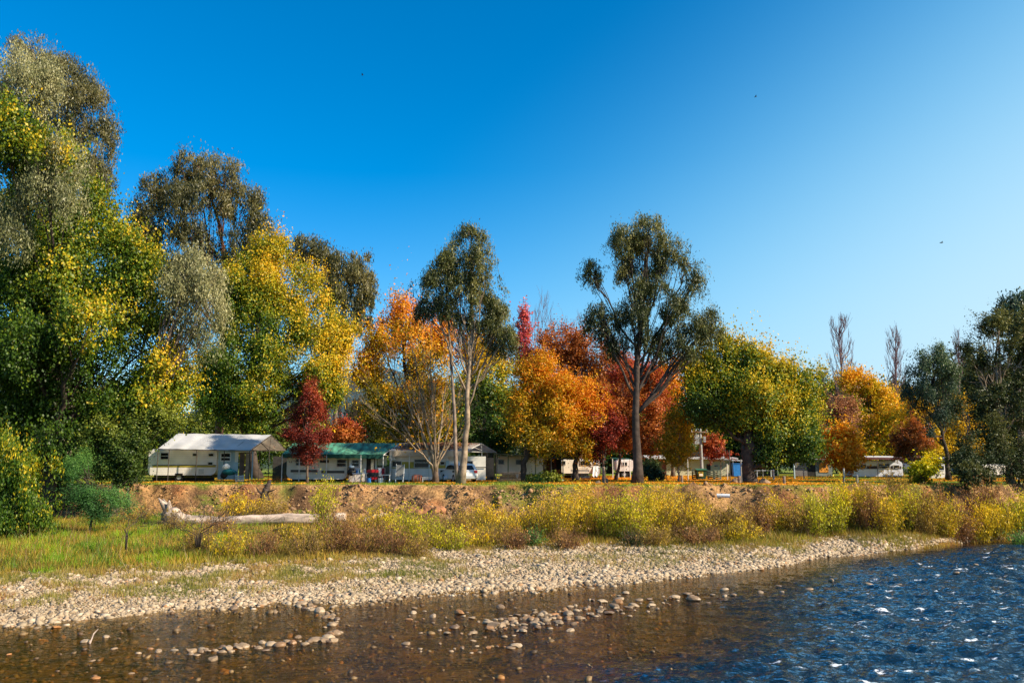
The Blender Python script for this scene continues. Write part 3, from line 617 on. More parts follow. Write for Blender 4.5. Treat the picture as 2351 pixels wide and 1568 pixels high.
tree('elm_tree', 'broad golden elm behind the roof between two dark gums', 'tree', 80, (592, 1098),
     [(622, 600, 48, 42), (575, 655, 62, 55), (660, 675, 75, 65), (530, 690, 40, 50), (725, 745, 62, 65), (768, 815, 38, 62), (600, 770, 90, 75), (700, 850, 90, 70), (545, 850, 62, 65), (620, 905, 90, 60), (755, 885, 42, 45), (500, 880, 50, 65), (560, 950, 70, 38), (705, 930, 60, 42), (790, 790, 14, 35)],
     'elmy', 76000, trunk=[(572, 1030), (557, 950), (590, 780), (610, 650)], tr=.42, seed=9, mode='up', aspect=.75, gap=.28, clump=.6, tz=(-.12, .62), tside=.5, tnoise=.55, tj=.1, bark=BARKD, per=28)
tree('red_tree', 'small conical crimson tree with a thin bare trunk in front of the green roofed caravan', 'tree', 62.5, (705, 1104),
     [(713, 892, 14, 26), (711, 925, 26, 28), (706, 960, 38, 30), (705, 990, 46, 28), (705, 1015, 46, 24), (706, 1040, 24, 22)], 'crimson', 13000, trunk=[(706, 1050), (708, 980), (712, 890)], tr=.09, seed=10, leaf=.16, aspect=.55, clump=.22, gap=.3, tz=(.0, .75), tside=.2, per=16)
tree('red_tree', 'low rounded orange red tree behind the roofs beside the crimson one', 'tree', 84, (790, 1099),
     [(785, 988, 32, 24), (765, 1005, 26, 24), (808, 1000, 20, 20)], 'redor', 4200, tr=.1, seed=11, leaf=.22, gap=.25, clump=.3)
tree('wattle_bush', 'feathery bright green wattle bush on leaning dark stems at the foot of the bank', 'bush', 46, (205, 1212),
     [(215, 1090, 48, 38), (260, 1110, 48, 35), (185, 1120, 42, 35), (240, 1150, 55, 30), (295, 1100, 22, 25), (180, 1075, 25, 25)], 'wattle', 15000, trunk=[(215, 1160), (235, 1110)], tr=.07, seed=12, leaf=.13, aspect=.25, clump=.28, gap=.3, bark=BARKD, zs=.7)
tree('yellow_bush', 'large yellow green bush with long hanging leaves beside the feathery wattle', 'bush', 44, (35, 1225),
     [(30, 1050, 55, 50), (70, 1090, 50, 45), (20, 1120, 60, 60), (90, 1150, 42, 45), (40, 1190, 55, 40), (-30, 1100, 60, 90), (0, 1020, 30, 35)], 'elmy', 15000, tr=.12, seed=13, mode='hang', aspect=.4, leaf=.22, clump=.35, gap=.3, bark=BARKD, tz=(-.1, .5))
tree('olive_bush', 'dull olive leafy bush hiding the near end of the pale caravan', 'bush', 53.5, (300, 1120),
     [(310, 1000, 34, 34), (290, 1040, 34, 36), (370, 968, 30, 20), (265, 1075, 42, 26), (235, 1030, 45, 55), (290, 1090, 26, 14)], 'bushg', 17000, tr=.1, seed=14, leaf=.17, gap=.32, clump=.3, bark=BARKD, tz=(0, .8))
tree('olive_bush', 'dark bush under the huge elm in deep shade at the top of the bank', 'bush', 58, (150, 1110),
     [(120, 1060, 80, 45), (210, 1050, 60, 45), (60, 1080, 70, 40)], 'dark', 9000, tr=.1, seed=15, leaf=.2, gap=.3, clump=.35, bark=BARKD)
# --- middle
tree('orange_tree', 'tall orange and yellow tree behind the bare grey tree', 'tree', 86, (930, 1096),
     [(925, 735, 45, 38), (880, 782, 46, 44), (955, 795, 65, 48), (850, 848, 38, 46), (905, 875, 68, 56), (1010, 770, 30, 50), (880, 940, 50, 45), (960, 905, 58, 55), (985, 850, 48, 45), (835, 870, 18, 30), (900, 985, 60, 35), (980, 980, 55, 40)],
     'gold', 27000, tr=.4, seed=16, mode='up', aspect=.8, gap=.37, clump=.6, tz=(-.05, .8), tside=.0, tnoise=1.0, bark=BARKD)
tree('maple_tree', 'yellow green tree standing between the twin trunked gum and the orange trees', 'tree', 80, (1130, 1099),
     [(1120, 870, 48, 60), (1150, 940, 40, 55), (1100, 980, 50, 50), (1095, 820, 38, 42), (1160, 1010, 30, 32), (1070, 920, 40, 55)], 'elmg', 13500, tr=.25, seed=17, gap=.34, clump=.5, tz=(.1, .95), tside=-.1)
tree('pink_tree', 'thin pale orange and pink crown showing behind the twin trunked gum', 'tree', 95, (1115, 1094),
     [(1105, 800, 55, 38), (1160, 830, 35, 40), (1060, 810, 35, 35)], 'redor', 2600, tr=.25, seed=18, gap=.45, clump=.6, tz=(.4, 1))
tree('crimson_tree', 'narrow pointed pink red treetop rising above the orange trees', 'tree', 94, (1207, 1094),
     [(1203, 722, 9, 20), (1203, 752, 18, 26), (1206, 790, 24, 30), (1215, 830, 30, 35)], 'pink', 3000, tr=.2, seed=19, gap=.35, clump=.35, trunk=[(1207, 850), (1203, 710)])
tree('red_tree', 'wide thin crowned red tree full of bare upright twigs, behind the orange ones', 'tree', 90, (1330, 1095),
     [(1300, 800, 48, 42), (1355, 810, 50, 40), (1405, 870, 45, 55), (1340, 890, 80, 65), (1270, 850, 45, 45), (1400, 930, 50, 50), (1250, 810, 30, 40)], 'redor', 22000, tr=.35, seed=20, gap=.36, clump=.6, tz=(.1, .5), tside=.1, tb=-.05, bark=M('purple_bark', (.22, .12, .1), .9, .3, 3, .4))
tree('orange_tree', 'orange leaved tree on a leaning dark trunk beside the picket fence', 'tree', 70, (1197, 1103),
     [(1250, 845, 26, 32), (1210, 865, 22, 30), (1230, 895, 55, 50), (1205, 945, 34, 45), (1262, 950, 52, 45), (1235, 1000, 55, 38), (1290, 905, 45, 48), (1190, 1000, 22, 30), (1280, 1010, 30, 28)], 'gold', 20000, trunk=[(1205, 1060), (1222, 1010), (1235, 900)], tr=.27, seed=21, gap=.33, clump=.42, tz=(.1, .8), tnoise=1.0, bark=BARKD, leaf=.19)
tree('orange_tree', 'deep orange tree on a straight dark trunk in front of the fenced caravans', 'tree', 72, (1322, 1102),
     [(1330, 925, 52, 48), (1310, 985, 48, 42), (1350, 975, 30, 45), (1336, 1028, 24, 24), (1365, 930, 25, 40)], 'gold', 14000, trunk=[(1324, 1040), (1328, 980), (1332, 920)], tr=.26, seed=22, gap=.33, clump=.42, tz=(.15, .85), tnoise=1.0, bark=BARKD, leaf=.19)
tree('orange_tree', 'slim tree with a short trunk between the leaning trunk and the straight one', 'tree', 76, (1268, 1101),
     [(1262, 970, 40, 50), (1285, 940, 35, 40), (1268, 1010, 28, 22)], 'orange', 6500, trunk=[(1270, 1030), (1272, 950)], tr=.2, seed=23, gap=.33, clump=.4, bark=BARKD)
tree('crimson_tree', 'dark crimson tree just left of the tall straight gum trunk', 'tree', 72, (1386, 1102),
     [(1385, 935, 26, 38), (1382, 980, 30, 38), (1384, 1025, 28, 30), (1400, 1000, 22, 36)], 'crimson', 8500, tr=.14, seed=24, gap=.32, clump=.35, leaf=.19, tz=(.1, .7))
tree('red_tree', 'bright orange red tree with a forked thin trunk close behind the tall gum trunk', 'tree', 74, (1414, 1101),
     [(1430, 880, 36, 48), (1440, 945, 38, 45), (1430, 1000, 26, 32), (1412, 930, 22, 40)], 'redor', 9500, tr=.14, seed=25, gap=.33, clump=.38, leaf=.2, tz=(.1, .9), trunk=[(1422, 1060), (1430, 900)])
tree('red_tree', 'red and orange tree just right of the tall straight gum trunk', 'tree', 72, (1492, 1101),
     [(1500, 905, 32, 45), (1510, 960, 36, 45), (1500, 1010, 36, 36), (1522, 1000, 20, 40), (1490, 870, 24, 28)], 'redor', 9500, tr=.13, seed=26, gap=.34, clump=.38, leaf=.2, tz=(.0, .8))
tree('maple_tree', 'yellow tree with orange patches behind the red tree and the saplings', 'tree', 92, (1545, 1094),
     [(1540, 870, 40, 38), (1515, 890, 36, 36), (1565, 915, 30, 45), (1550, 960, 40, 45), (1480, 870, 30, 30)], 'gold', 8500, tr=.2, seed=27, gap=.36, clump=.5, tz=(.1, .7))
tree('maple_tree', 'small oval tree half green and half orange on a pale stick thin trunk', 'tree', 66, (1558, 1106),
     [(1550, 985, 32, 34), (1548, 1018, 38, 34), (1560, 1045, 28, 20), (1565, 960, 22, 26), (1575, 1010, 18, 36)], 'gold', 8500, trunk=[(1558, 1060), (1555, 980)], tr=.075, seed=28, gap=.3, clump=.28, leaf=.16, tz=(.0, .6), tside=.8, bark=BARKP, per=18)
tree('elm_tree', 'large round yellow green elm on a thick dark trunk at the edge of the lawn', 'tree', 64, (1718, 1108),
     [(1652, 820, 32, 32), (1612, 850, 35, 42), (1702, 832, 40, 40), (1745, 860, 44, 40), (1782, 845, 40, 38), (1600, 900, 26, 42), (1650, 915, 70, 60), (1735, 920, 75, 60), (1815, 905, 46, 52), (1850, 955, 26, 42), (1630, 958, 52, 40),
      (1700, 962, 50, 30), (1795, 985, 66, 48), (1840, 1020, 34, 34), (1790, 1050, 45, 26), (1825, 1010, 40, 40)], 'elmg', 50000, trunk=[(1718, 1020), (1716, 940), (1712, 860)], tr=.52, seed=29, mode='up', aspect=.8, gap=.36, clump=.48,
     tz=(.15, .85), tside=.45, tnoise=.6, tj=.1, leaf=.2, bark=BARKD, zs=1.05, gf=.5)
gum('tall gum with two slender twin trunks growing out of the lip of the bank', 60, (1058, 1118),
    [(1082, 560, 40, 36), (1050, 600, 45, 42), (1110, 610, 36, 50), (1010, 625, 34, 34), (985, 665, 38, 42), (1060, 665, 55, 40), (1125, 670, 32, 42), (1030, 700, 30, 30), (975, 705, 26, 26), (1100, 720, 45, 40), (1150, 740, 34, 45), (1165, 790, 22, 45), (1135, 770, 30, 40), (1050, 740, 16, 26)],
    'gumg', 27000, trunk=[(1066, 1060), (1070, 980), (1076, 850), (1084, 720), (1086, 600)], tr=.24, seed=30, gap=.46, clump=.28, bark=BARKP, leaf=.24, per=30, fill=.35)
gum('tallest mid river gum, a straight dark trunk with a wide open crown', 60, (1463, 1112),
    [(1490, 520, 40, 32), (1440, 550, 40, 34), (1530, 560, 44, 38), (1475, 590, 60, 42), (1575, 605, 38, 42), (1420, 610, 30, 30), (1362, 632, 26, 28), (1500, 650, 60, 40), (1590, 655, 32, 28), (1450, 690, 50, 38), (1545, 700, 42, 38), (1600, 740, 45, 26), (1642, 738, 30, 28), (1390, 740, 48, 30), (1475, 750, 45, 36), (1375, 715, 26, 22), (1530, 790, 50, 34), (1430, 790, 36, 30), (1580, 800, 34, 24), (1620, 770, 26, 18)],
    'gumg', 36000, trunk=[(1462, 1040), (1460, 920), (1466, 820), (1478, 680), (1486, 540)], tr=.32, seed=31, gap=.47, clump=.29, bark=BARKD, leaf=.24, twig=.03, fill=.35)
# second stem of the twin gum
def bare(name, label, cat, Y, base, stems, bark, depth=4, seed=1, r0=.12, spread=.35, kids=(3, 4), shrink=.66, up=.25, group=None, col=None, part='branches', t=None, minr=.012):
    """stems: list of (px,py) tips reached from the base by main stems that then branch"""
    rs = np.random.default_rng(seed); mb = MB()
    b0 = at(base[0], base[1], Y); b0[2] = float(terr(b0[0], b0[1])) - .05
    if t is None: t = thing(name, label, cat, b0, group)
    def grow(p, d, L, r, k):
        n = 4; P = [p]; q = p.copy(); dd = d.copy()
        for _ in range(n):
            dd = dd + rs.normal(0, .10, 3) + np.array([0, 0, up * .12]); dd /= np.linalg.norm(dd); q = q + dd * L / n; P.append(q.copy())
        mb.tube(P, np.linspace(r, r * .45, n + 1), 5 if r > .03 else 3, False)
        if k <= 0: return
        for j in range(rs.integers(kids[0], kids[1] + 1)):
            i_ = rs.integers(1, n + 1); s = rs.normal(0, spread, 3); s[2] = abs(s[2]) * .3; nd = dd + s + np.array([0, 0, up]); nd /= np.linalg.norm(nd)
            grow(P[i_], nd, L * shrink * rs.uniform(.7, 1.1), max(r * .5, minr), k - 1)
    for sx, sy, forkpy, r in stems:
        f = at(base[0] + (sx - base[0]) * .06, forkpy, Y + rs.uniform(-.2, .2)); tip = at(sx, sy, Y + rs.uniform(-2, 2))
        mid = f * .5 + tip * .5 + np.array([0, 0, .25]) + (b0 - f) * .0
        w = np.linspace(0, 1, 8)[:, None]; Q = (1 - w) ** 2 * f + 2 * w * (1 - w) * (f * .35 + mid * .65) + w ** 2 * tip; Q[1:] += rs.normal(0, .05, (7, 3))
        mb.tube(np.vstack([b0[None] * .5 + f[None] * .5, Q]), np.concatenate([[r * 1.2], np.linspace(r, r * .25, 8)]), 6)
        Lt = np.linalg.norm(tip - f)
        for j in range(2, 8):
            for _ in range(rs.integers(1, 3)):
                dd = (Q[j] - Q[j - 1]); dd /= np.linalg.norm(dd); s = rs.normal(0, spread, 3); nd = dd + s; nd /= np.linalg.norm(nd); grow(Q[j], nd, Lt * .34 * rs.uniform(.6, 1.1), r * .38 * (1 - j / 11), depth - 2)
    mb.build(part, bark, t, smooth=True); return t, b0
btw = bpy.data.objects['gum_tree.' + '%03d' % 5] if False else None
def stem_on(t, pts, Y, rad, mat, name='trunk'):
    P = [at(a, b, Y) for a, b in pts]; mb = MB(); mb.tube(P, np.linspace(rad, rad * .35, len(P)), 8); return mb.build(name, mat, t, smooth=True)
twin = [o for o in bpy.data.objects if o.get('label', '').startswith('tall gum with two slender')][0]
stem_on(twin, [(1052, 1118), (1046, 1050), (1044, 960), (1037, 850), (1030, 740), (1024, 660)], 60, .16, BARKG)
# bare grey tree with fan of branches
bt, b0 = bare('bare_tree', 'bare grey tree with a wide fan of leafless branches before the mustard striped caravan', 'tree', 63.5, (1000, 1106), [(868, 900, 1070, .10), (905, 850, 1062, .11), (950, 815, 1060, .12), (985, 812, 1062, .10), (1030, 830, 1062, .11), (1062, 880, 1066, .09), (880, 960, 1068, .07), (930, 880, 1064, .08), (1000, 880, 1062, .08), (1075, 950, 1068, .07)],
              BARKP, 4, 41, spread=.34, up=.12, minr=.008)
mb = MB(); mb.tube([b0, at(1000, 1085, 63.5), at(1001, 1062, 63.5)], [.30, .2, .17], 9); mb.build('trunk', BARK, bt, smooth=True)
# few leaves still on the bare tree
rs = np.random.default_rng(5); n = 420; P = np.stack([at(rs.uniform(860, 1075), rs.uniform(860, 1040), 63.5 + rs.uniform(-2, 2)) for _ in range(n)])
V, F, cc = leafcloud(P, .16, .8, rs, 'any', rs.uniform(.3, 1, n), PAL['gold']); new_mesh('leaves', V, F, LEAF, bt, b0, col=cc)
bare('bare_tree', 'dark leafless tree seen in the gap between the golden elm and the orange tree', 'tree', 95, (790, 1092), [(770, 880, 1050, .12), (800, 885, 1050, .12), (830, 900, 1050, .1), (815, 930, 1050, .08), (780, 920, 1050, .08)], BARKD, 4, 42, minr=.02)
# upright purple twigs above the red crowns
PUR = M('purple_twigs', (.2, .12, .13), .9, .3, 3, .3)
for k, (px, tops, lab) in enumerate(((1235, [(1216, 790), (1228, 770), (1240, 755), (1250, 765), (1264, 790), (1278, 800)], 'leafless upright twigs of a bare tree between the pink treetop and the red crown'), (1330, [(1285, 800), (1297, 790), (1312, 800), (1330, 795), (1345, 790), (1362, 805)], 'leafless upright twiggy tree behind the wide red crown'), (1400, [(1385, 820), (1400, 810), (1420, 825)], 'leafless twiggy treetop touching the tall open gum'))):
    bare('bare_tree', lab, 'tree', 97 + k, (px, 1093), [(a, b, 940, .1) for a, b in tops], PUR, 4, 50 + k, spread=.22, up=.4, minr=.014)
# --- right side
def poplar(label, Y, base, top, halfw, seed, n=60, leaves=0):
    rs = np.random.default_rng(seed); b0 = at(base[0], base[1], Y); b0[2] = float(terr(b0[0], b0[1])); t = thing('poplar_tree', label, 'tree', b0)
    tp = at(top[0], top[1], Y); mb = MB(); mb.tube([b0, b0 * .5 + tp * .5, tp], [.22, .12, .015], 7); H = tp[2] - b0[2]; m = mpp(Y)
    for k in range(n):
        f = rs.uniform(.28, .93); a = rs.uniform(0, 2 * pi); L = H * .30 * (1 - f) ** .35 * rs.uniform(.5, 1.0); r = halfw * m * (1 - f) ** .5 * 1.9 * rs.uniform(.35, 1)
        p = b0 * (1 - f) + tp * f; q = p + np.array([cos(a) * r * .75, sin(a) * r * .75, L * .5]); e = p + np.array([cos(a) * r, sin(a) * r, L])
        if e[2] > tp[2]: e[2] = tp[2] - .3
        mb.tube([p, q, e], [.035, .028, .014], 4, False)
        for _ in range(4):
            s = q * .5 + e * .5 if rs.uniform() < .5 else q; g = s + np.array([rs.normal(0, .22), rs.normal(0, .22), rs.uniform(.5, 1.3)]); mb.tube([s, g], [.018, .012], 3, False)
    mb.build('branches', PUR, t, smooth=True); return t
poplar('leafless poplar with a fuller tip, the taller of the two bare spires', 105, (1945, 1091), (1925, 728), 34, 61, 120)
poplar('thinner leafless poplar spire beside the dark gums', 108, (2060, 1090), (2055, 752), 24, 62, 90)
poplar('leafless poplar tip just showing behind the large gum at the end of the row', 112, (2205, 1089), (2200, 758), 16, 63, 36)
tree('maple_tree', 'olive green tree behind the taller bare poplar', 'tree', 112, (1890, 1089), [(1895, 885, 36, 34), (1915, 905, 40, 38), (1880, 930, 26, 40), (1900, 960, 30, 35)], 'elmg', 7000, tr=.2, seed=64, tz=(.2, .9), bark=BARKD)
tree('brown_tree', 'rusty brown thin leaved tree between the round elm and the small orange maple', 'tree', 94, (1905, 1094), [(1905, 950, 36, 30), (1915, 985, 38, 35), (1890, 1000, 26, 38), (1940, 960, 25, 32)], 'brown', 6500, tr=.2, seed=65, bark=BARKD)
tree('maple_tree', 'bright yellow tree behind the roof of the white and brown caravan', 'tree', 100, (2000, 1092), [(1985, 890, 42, 34), (2015, 925, 42, 40), (2030, 970, 34, 44), (1985, 960, 42, 48), (2000, 1015, 48, 34), (1965, 890, 30, 30), (2050, 1010, 22, 35)], 'elmy', 15000, tr=.25, seed=66, tz=(.2, .8), bark=BARKD)
tree('maple_tree', 'yellow tree seen through the dark gums at the far end', 'tree', 92, (2160, 1094), [(2150, 965, 34, 45), (2125, 1010, 34, 40), (2185, 1000, 38, 44), (2210, 960, 24, 40), (2100, 960, 30, 45), (2235, 1010, 30, 35)], 'yellow', 11000, tr=.25, seed=67, tz=(.1, .8), bark=BARKD)
tree('maple_tree', 'small bright orange maple with big leaves on the lawn before the white caravan', 'tree', 68, (1937, 1103), [(1935, 1015, 34, 24), (1922, 1038, 32, 24), (1950, 1042, 28, 24), (1940, 1060, 26, 16), (1935, 1000, 20, 14)], 'brightorange', 6500, trunk=[(1937, 1070), (1936, 1020)], tr=.08, seed=68, leaf=.24, gap=.3, clump=.3, tz=(.1, .8), tb=-.1, bark=BARKD)
tree('red_tree', 'small red topped tree in front of the white and brown caravan', 'tree', 68, (2097, 1104), [(2096, 990, 20, 18), (2090, 1015, 32, 24), (2108, 1030, 30, 24), (2088, 1045, 26, 20)], 'redor', 5600, trunk=[(2097, 1075), (2096, 1010)], tr=.1, seed=69, leaf=.18, gap=.32, clump=.26, tz=(-.2, .6), bark=BARKD)
tree('crimson_tree', 'thin red sapling by the cream wall near the round elm', 'tree', 78, (1655, 1098), [(1645, 1035, 26, 18), (1668, 1042, 24, 18), (1640, 1020, 16, 12)], 'crimson', 2600, trunk=[(1655, 1060), (1654, 1030)], tr=.05, seed=70, leaf=.2, gap=.35, clump=.28, tz=(.4, 1))
gum('dark gum with a crown of separate leaf clumps beside the thinner poplar', 73, (2178, 1104), [(2140, 812, 34, 22), (2110, 840, 32, 26), (2165, 845, 36, 28), (2095, 885, 26, 28), (2135, 890, 45, 30), (2180, 880, 22, 32), (2105, 930, 22, 24), (2150, 935, 34, 26), (2185, 930, 16, 24), (2125, 975, 22, 30)],
    'gumf', 13500, trunk=[(2172, 1040), (2155, 960), (2145, 880), (2140, 820)], tr=.2, seed=71, gap=.47, clump=.30, bark=BARKD, leaf=.21, aspect=.4)
gum('large spreading gum with a pale forked trunk at the end of the row', 62, (2322, 1110), [(2295, 752, 42, 26), (2258, 790, 36, 26), (2325, 790, 40, 32), (2235, 822, 26, 22), (2285, 840, 42, 30), (2345, 850, 36, 34), (2245, 868, 34, 28), (2310, 900, 46, 34), (2255, 920, 40, 34), (2350, 940, 36, 45), (2290, 960, 40, 34), (2235, 970, 24, 32), (2390, 850, 50, 90), (2375, 770, 40, 50)],
    'gumg', 24000, trunk=[(2312, 1030), (2295, 960), (2285, 880), (2290, 780)], tr=.24, seed=72, gap=.5, clump=.30, bark=BARKP, leaf=.22, aspect=.45, mode='any')
gum('dark blue green gum whose top shows over the spreading gum', 78, (2345, 1098), [(2330, 708, 42, 28), (2355, 740, 40, 36), (2300, 730, 20, 16), (2380, 700, 40, 40)], 'gumf', 6500, tr=.3, seed=73, gap=.38, clump=.45, aspect=.45)
for k, (px, lobes, lab) in enumerate(((2225, [(2225, 960, 24, 50), (2232, 1020, 22, 50), (2215, 1060, 26, 36)], 'shady dark sapling at the near side of the spreading gum'), (2272, [(2270, 1000, 26, 48), (2262, 1060, 30, 38), (2290, 1050, 24, 40)], 'shady dark sapling in front of the pale forked trunk'), (2340, [(2340, 1010, 26, 55), (2330, 1065, 30, 36), (2360, 1060, 30, 50)], 'shady dark sapling against the end of the view'))):
    tree('dark_tree', lab, 'tree', 60 + k, (px, 1108), lobes, 'dark', 4000, tr=.07, seed=80 + k, gap=.44, clump=.35, leaf=.2, aspect=.5, bark=BARKD)
tree('bush', 'dark green bush at the water end of the lawn under the dark saplings', 'bush', 58, (2232, 1112), [(2230, 1085, 26, 20), (2250, 1095, 22, 16)], 'dark', 2600, tr=.04, seed=84, leaf=.18, clump=.2, gap=.2, bark=BARKD)
tree('yellow_bush', 'yellow green shrub in front of the small red topped tree', 'bush', 60, (2120, 1108), [(2125, 1078, 20, 18), (2138, 1066, 12, 12), (2112, 1092, 18, 14)], 'willowg', 3600, tr=.04, seed=85, leaf=.2, clump=.22, gap=.25)
tree('olive_bush', 'leafy shrub with broad pale leaves under the leaning trunk by the picket fence', 'bush', 64, (1225, 1108), [(1245, 1101, 16, 6), (1268, 1100, 14, 6), (1228, 1103, 12, 5)], 'bushg', 1800, tr=.03, seed=86, leaf=.22, clump=.2, gap=.2)
tree('olive_bush', 'dark blue green shrub behind the tall straight gum trunk', 'bush', 70, (1490, 1103), [(1490, 1084, 16, 12), (1505, 1090, 14, 10), (1500, 1076, 12, 10)], 'gumf', 3200, tr=.04, seed=87, leaf=.18, clump=.22, gap=.25)
# background row: three kinds copied
def copy_tree(o, loc, sca, rz, label, group=None):
    c = o.copy(); COL.objects.link(c); c.location = loc; c.scale = (sca,) * 3; c.rotation_euler = (0, 0, rz); c['label'] = label
    if group: c['group'] = group
    for ch in list(o.children):
        d = ch.copy(); COL.objects.link(d); d.parent = c
    return c
gA = 'background trees behind the camp'
bk = [tree('background_tree', 'mid green tree far behind the golden elm', 'tree', 118, (640, 1088), [(620, 1000, 45, 36), (665, 985, 46, 42), (640, 1030, 62, 36), (690, 1030, 30, 36)], 'bushg', 8000, tr=.25, seed=90, leaf=.4, gap=.3, clump=.7, group=gA),
      tree('background_tree', 'dark green tree behind the crimson tree and the bare twigs', 'tree', 122, (850, 1087), [(840, 960, 44, 36), (875, 985, 40, 40), (830, 1010, 44, 40), (880, 1040, 44, 32)], 'dark', 8000, tr=.25, seed=91, leaf=.4, gap=.3, clump=.7, group=gA),
      tree('background_tree', 'yellow green tree far behind the cream wall', 'tree', 125, (1620, 1087), [(1610, 990, 44, 34), (1650, 1000, 40, 34), (1625, 1035, 60, 36), (1590, 1040, 32, 34)], 'elmg', 8000, tr=.25, seed=92, leaf=.4, gap=.3, clump=.7, group=gA, tz=(.2, .9))]
spots = [(0, 450, 120, 1.0), (1, 500, 128, 1.1), (2, 560, 130, .9), (1, 720, 130, .85), (2, 910, 118, .65), (1, 1000, 128, 1.2), (0, 1060, 124, 1.2), (1, 1140, 126, 1.3), (0, 1240, 130, 1.4), (1, 1320, 126, 1.5), (0, 1400, 128, 1.5), (1, 1470, 130, 1.4), (0, 1540, 124, 1.2),
         (1, 1700, 126, 1.4), (2, 1760, 130, 1.4), (1, 1830, 122, 1.3), (0, 1870, 130, 1.1), (1, 1950, 128, 1.2), (2, 2030, 124, 1.2), (1, 2090, 128, 1.3), (0, 2150, 126, 1.2), (1, 2220, 120, 1.4), (1, 2290, 118, 1.6), (0, 2350, 120, 1.5), (1, 2420, 118, 1.5), (1, 330, 110, 1.2), (0, 230, 115, 1.3), (1, 120, 112, 1.3), (0, 20, 112, 1.4)]
for k, (j, px, Y, s) in enumerate(spots):
    P = at(px, 1090, Y); kind = ('mid green', 'dark green', 'yellow green')[j]
    copy_tree(bk[j], (P[0], P[1], float(terr(P[0], P[1]))), s, k * 1.7, kind + ' tree deep in the belt of trees behind the caravans', gA)
# ------------------------------------------------------------------ willow shrubs along the flat
def shrub(label, px, Y, ht, w, pal, n=None, seed=1, mode='up', name='willow_shrub', cat='shrub', leafsz=.1, group=None, asp=.38, stemcol=None, ang=.33, stems=None, lowbare=.12):
    rs = np.random.default_rng(seed + 500); P = at(px, 1200, Y); P[2] = float(terr(P[0], P[1])) - .03
    t = thing(name, label, cat, P, group); m = mpp(Y); ht = ht * 1.18; R_ = w * m / 2; ns = stems or int(18 + R_ * 22); mb = MB(); pts = []; hh = []
    for k in range(ns):
        a = rs.uniform(0, 2 * pi); rr_ = R_ * math.sqrt(rs.uniform(0, 1)); h = ht * rs.uniform(.6, 1.0) * (1 - .35 * (rr_ / R_) ** 2)
        b = P + np.array([cos(a) * rr_ * .45, sin(a) * rr_ * .45, 0]); e = P + np.array([cos(a) * rr_ + rs.normal(0, .08), sin(a) * rr_, h]); md = b * .5 + e * .5 + np.array([-cos(a), -sin(a), 0]) * .06 * h
        mb.tube([b, md, e], [.011, .008, .004], 3, False)
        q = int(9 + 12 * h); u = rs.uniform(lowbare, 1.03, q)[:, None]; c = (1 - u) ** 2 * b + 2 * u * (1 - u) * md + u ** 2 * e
        off = rs.normal(0, .13, (q, 3)) * (.5 + u); pts.append(c + off); hh.append(u[:, 0])
        for _ in range(3):
            u0 = rs.uniform(.3, .9); s = b * (1 - u0) + e * u0; mb.tube([s, s + np.array([rs.normal(0, .16), rs.normal(0, .16), rs.uniform(.15, .45)])], [.007, .004], 3, False)
    pts = np.concatenate(pts); hh = np.concatenate(hh)
    if n: k = rs.integers(0, len(pts), n); pts = pts[k] + rs.normal(0, .1, (n, 3)); hh = hh[k]
    else: k = rs.integers(0, len(pts), int(len(pts) * 2.7)); pts = pts[k] + rs.normal(0, .07, (len(k), 3)); hh = hh[k]
    mb.build('stems', stemcol or M('willow_stem', (.24, .14, .07), .9, .3, 5), t)
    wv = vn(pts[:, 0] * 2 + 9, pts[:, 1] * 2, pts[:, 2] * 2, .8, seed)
    V, F, cc = leafcloud(pts, leafsz * Y / 48, asp, rs, mode, .1 + .55 * hh + (wv - .5) * .7 + rs.normal(0, .15, len(pts)), PAL[pal]); new_mesh('leaves', V, F, LEAF, t, P, col=cc); return t
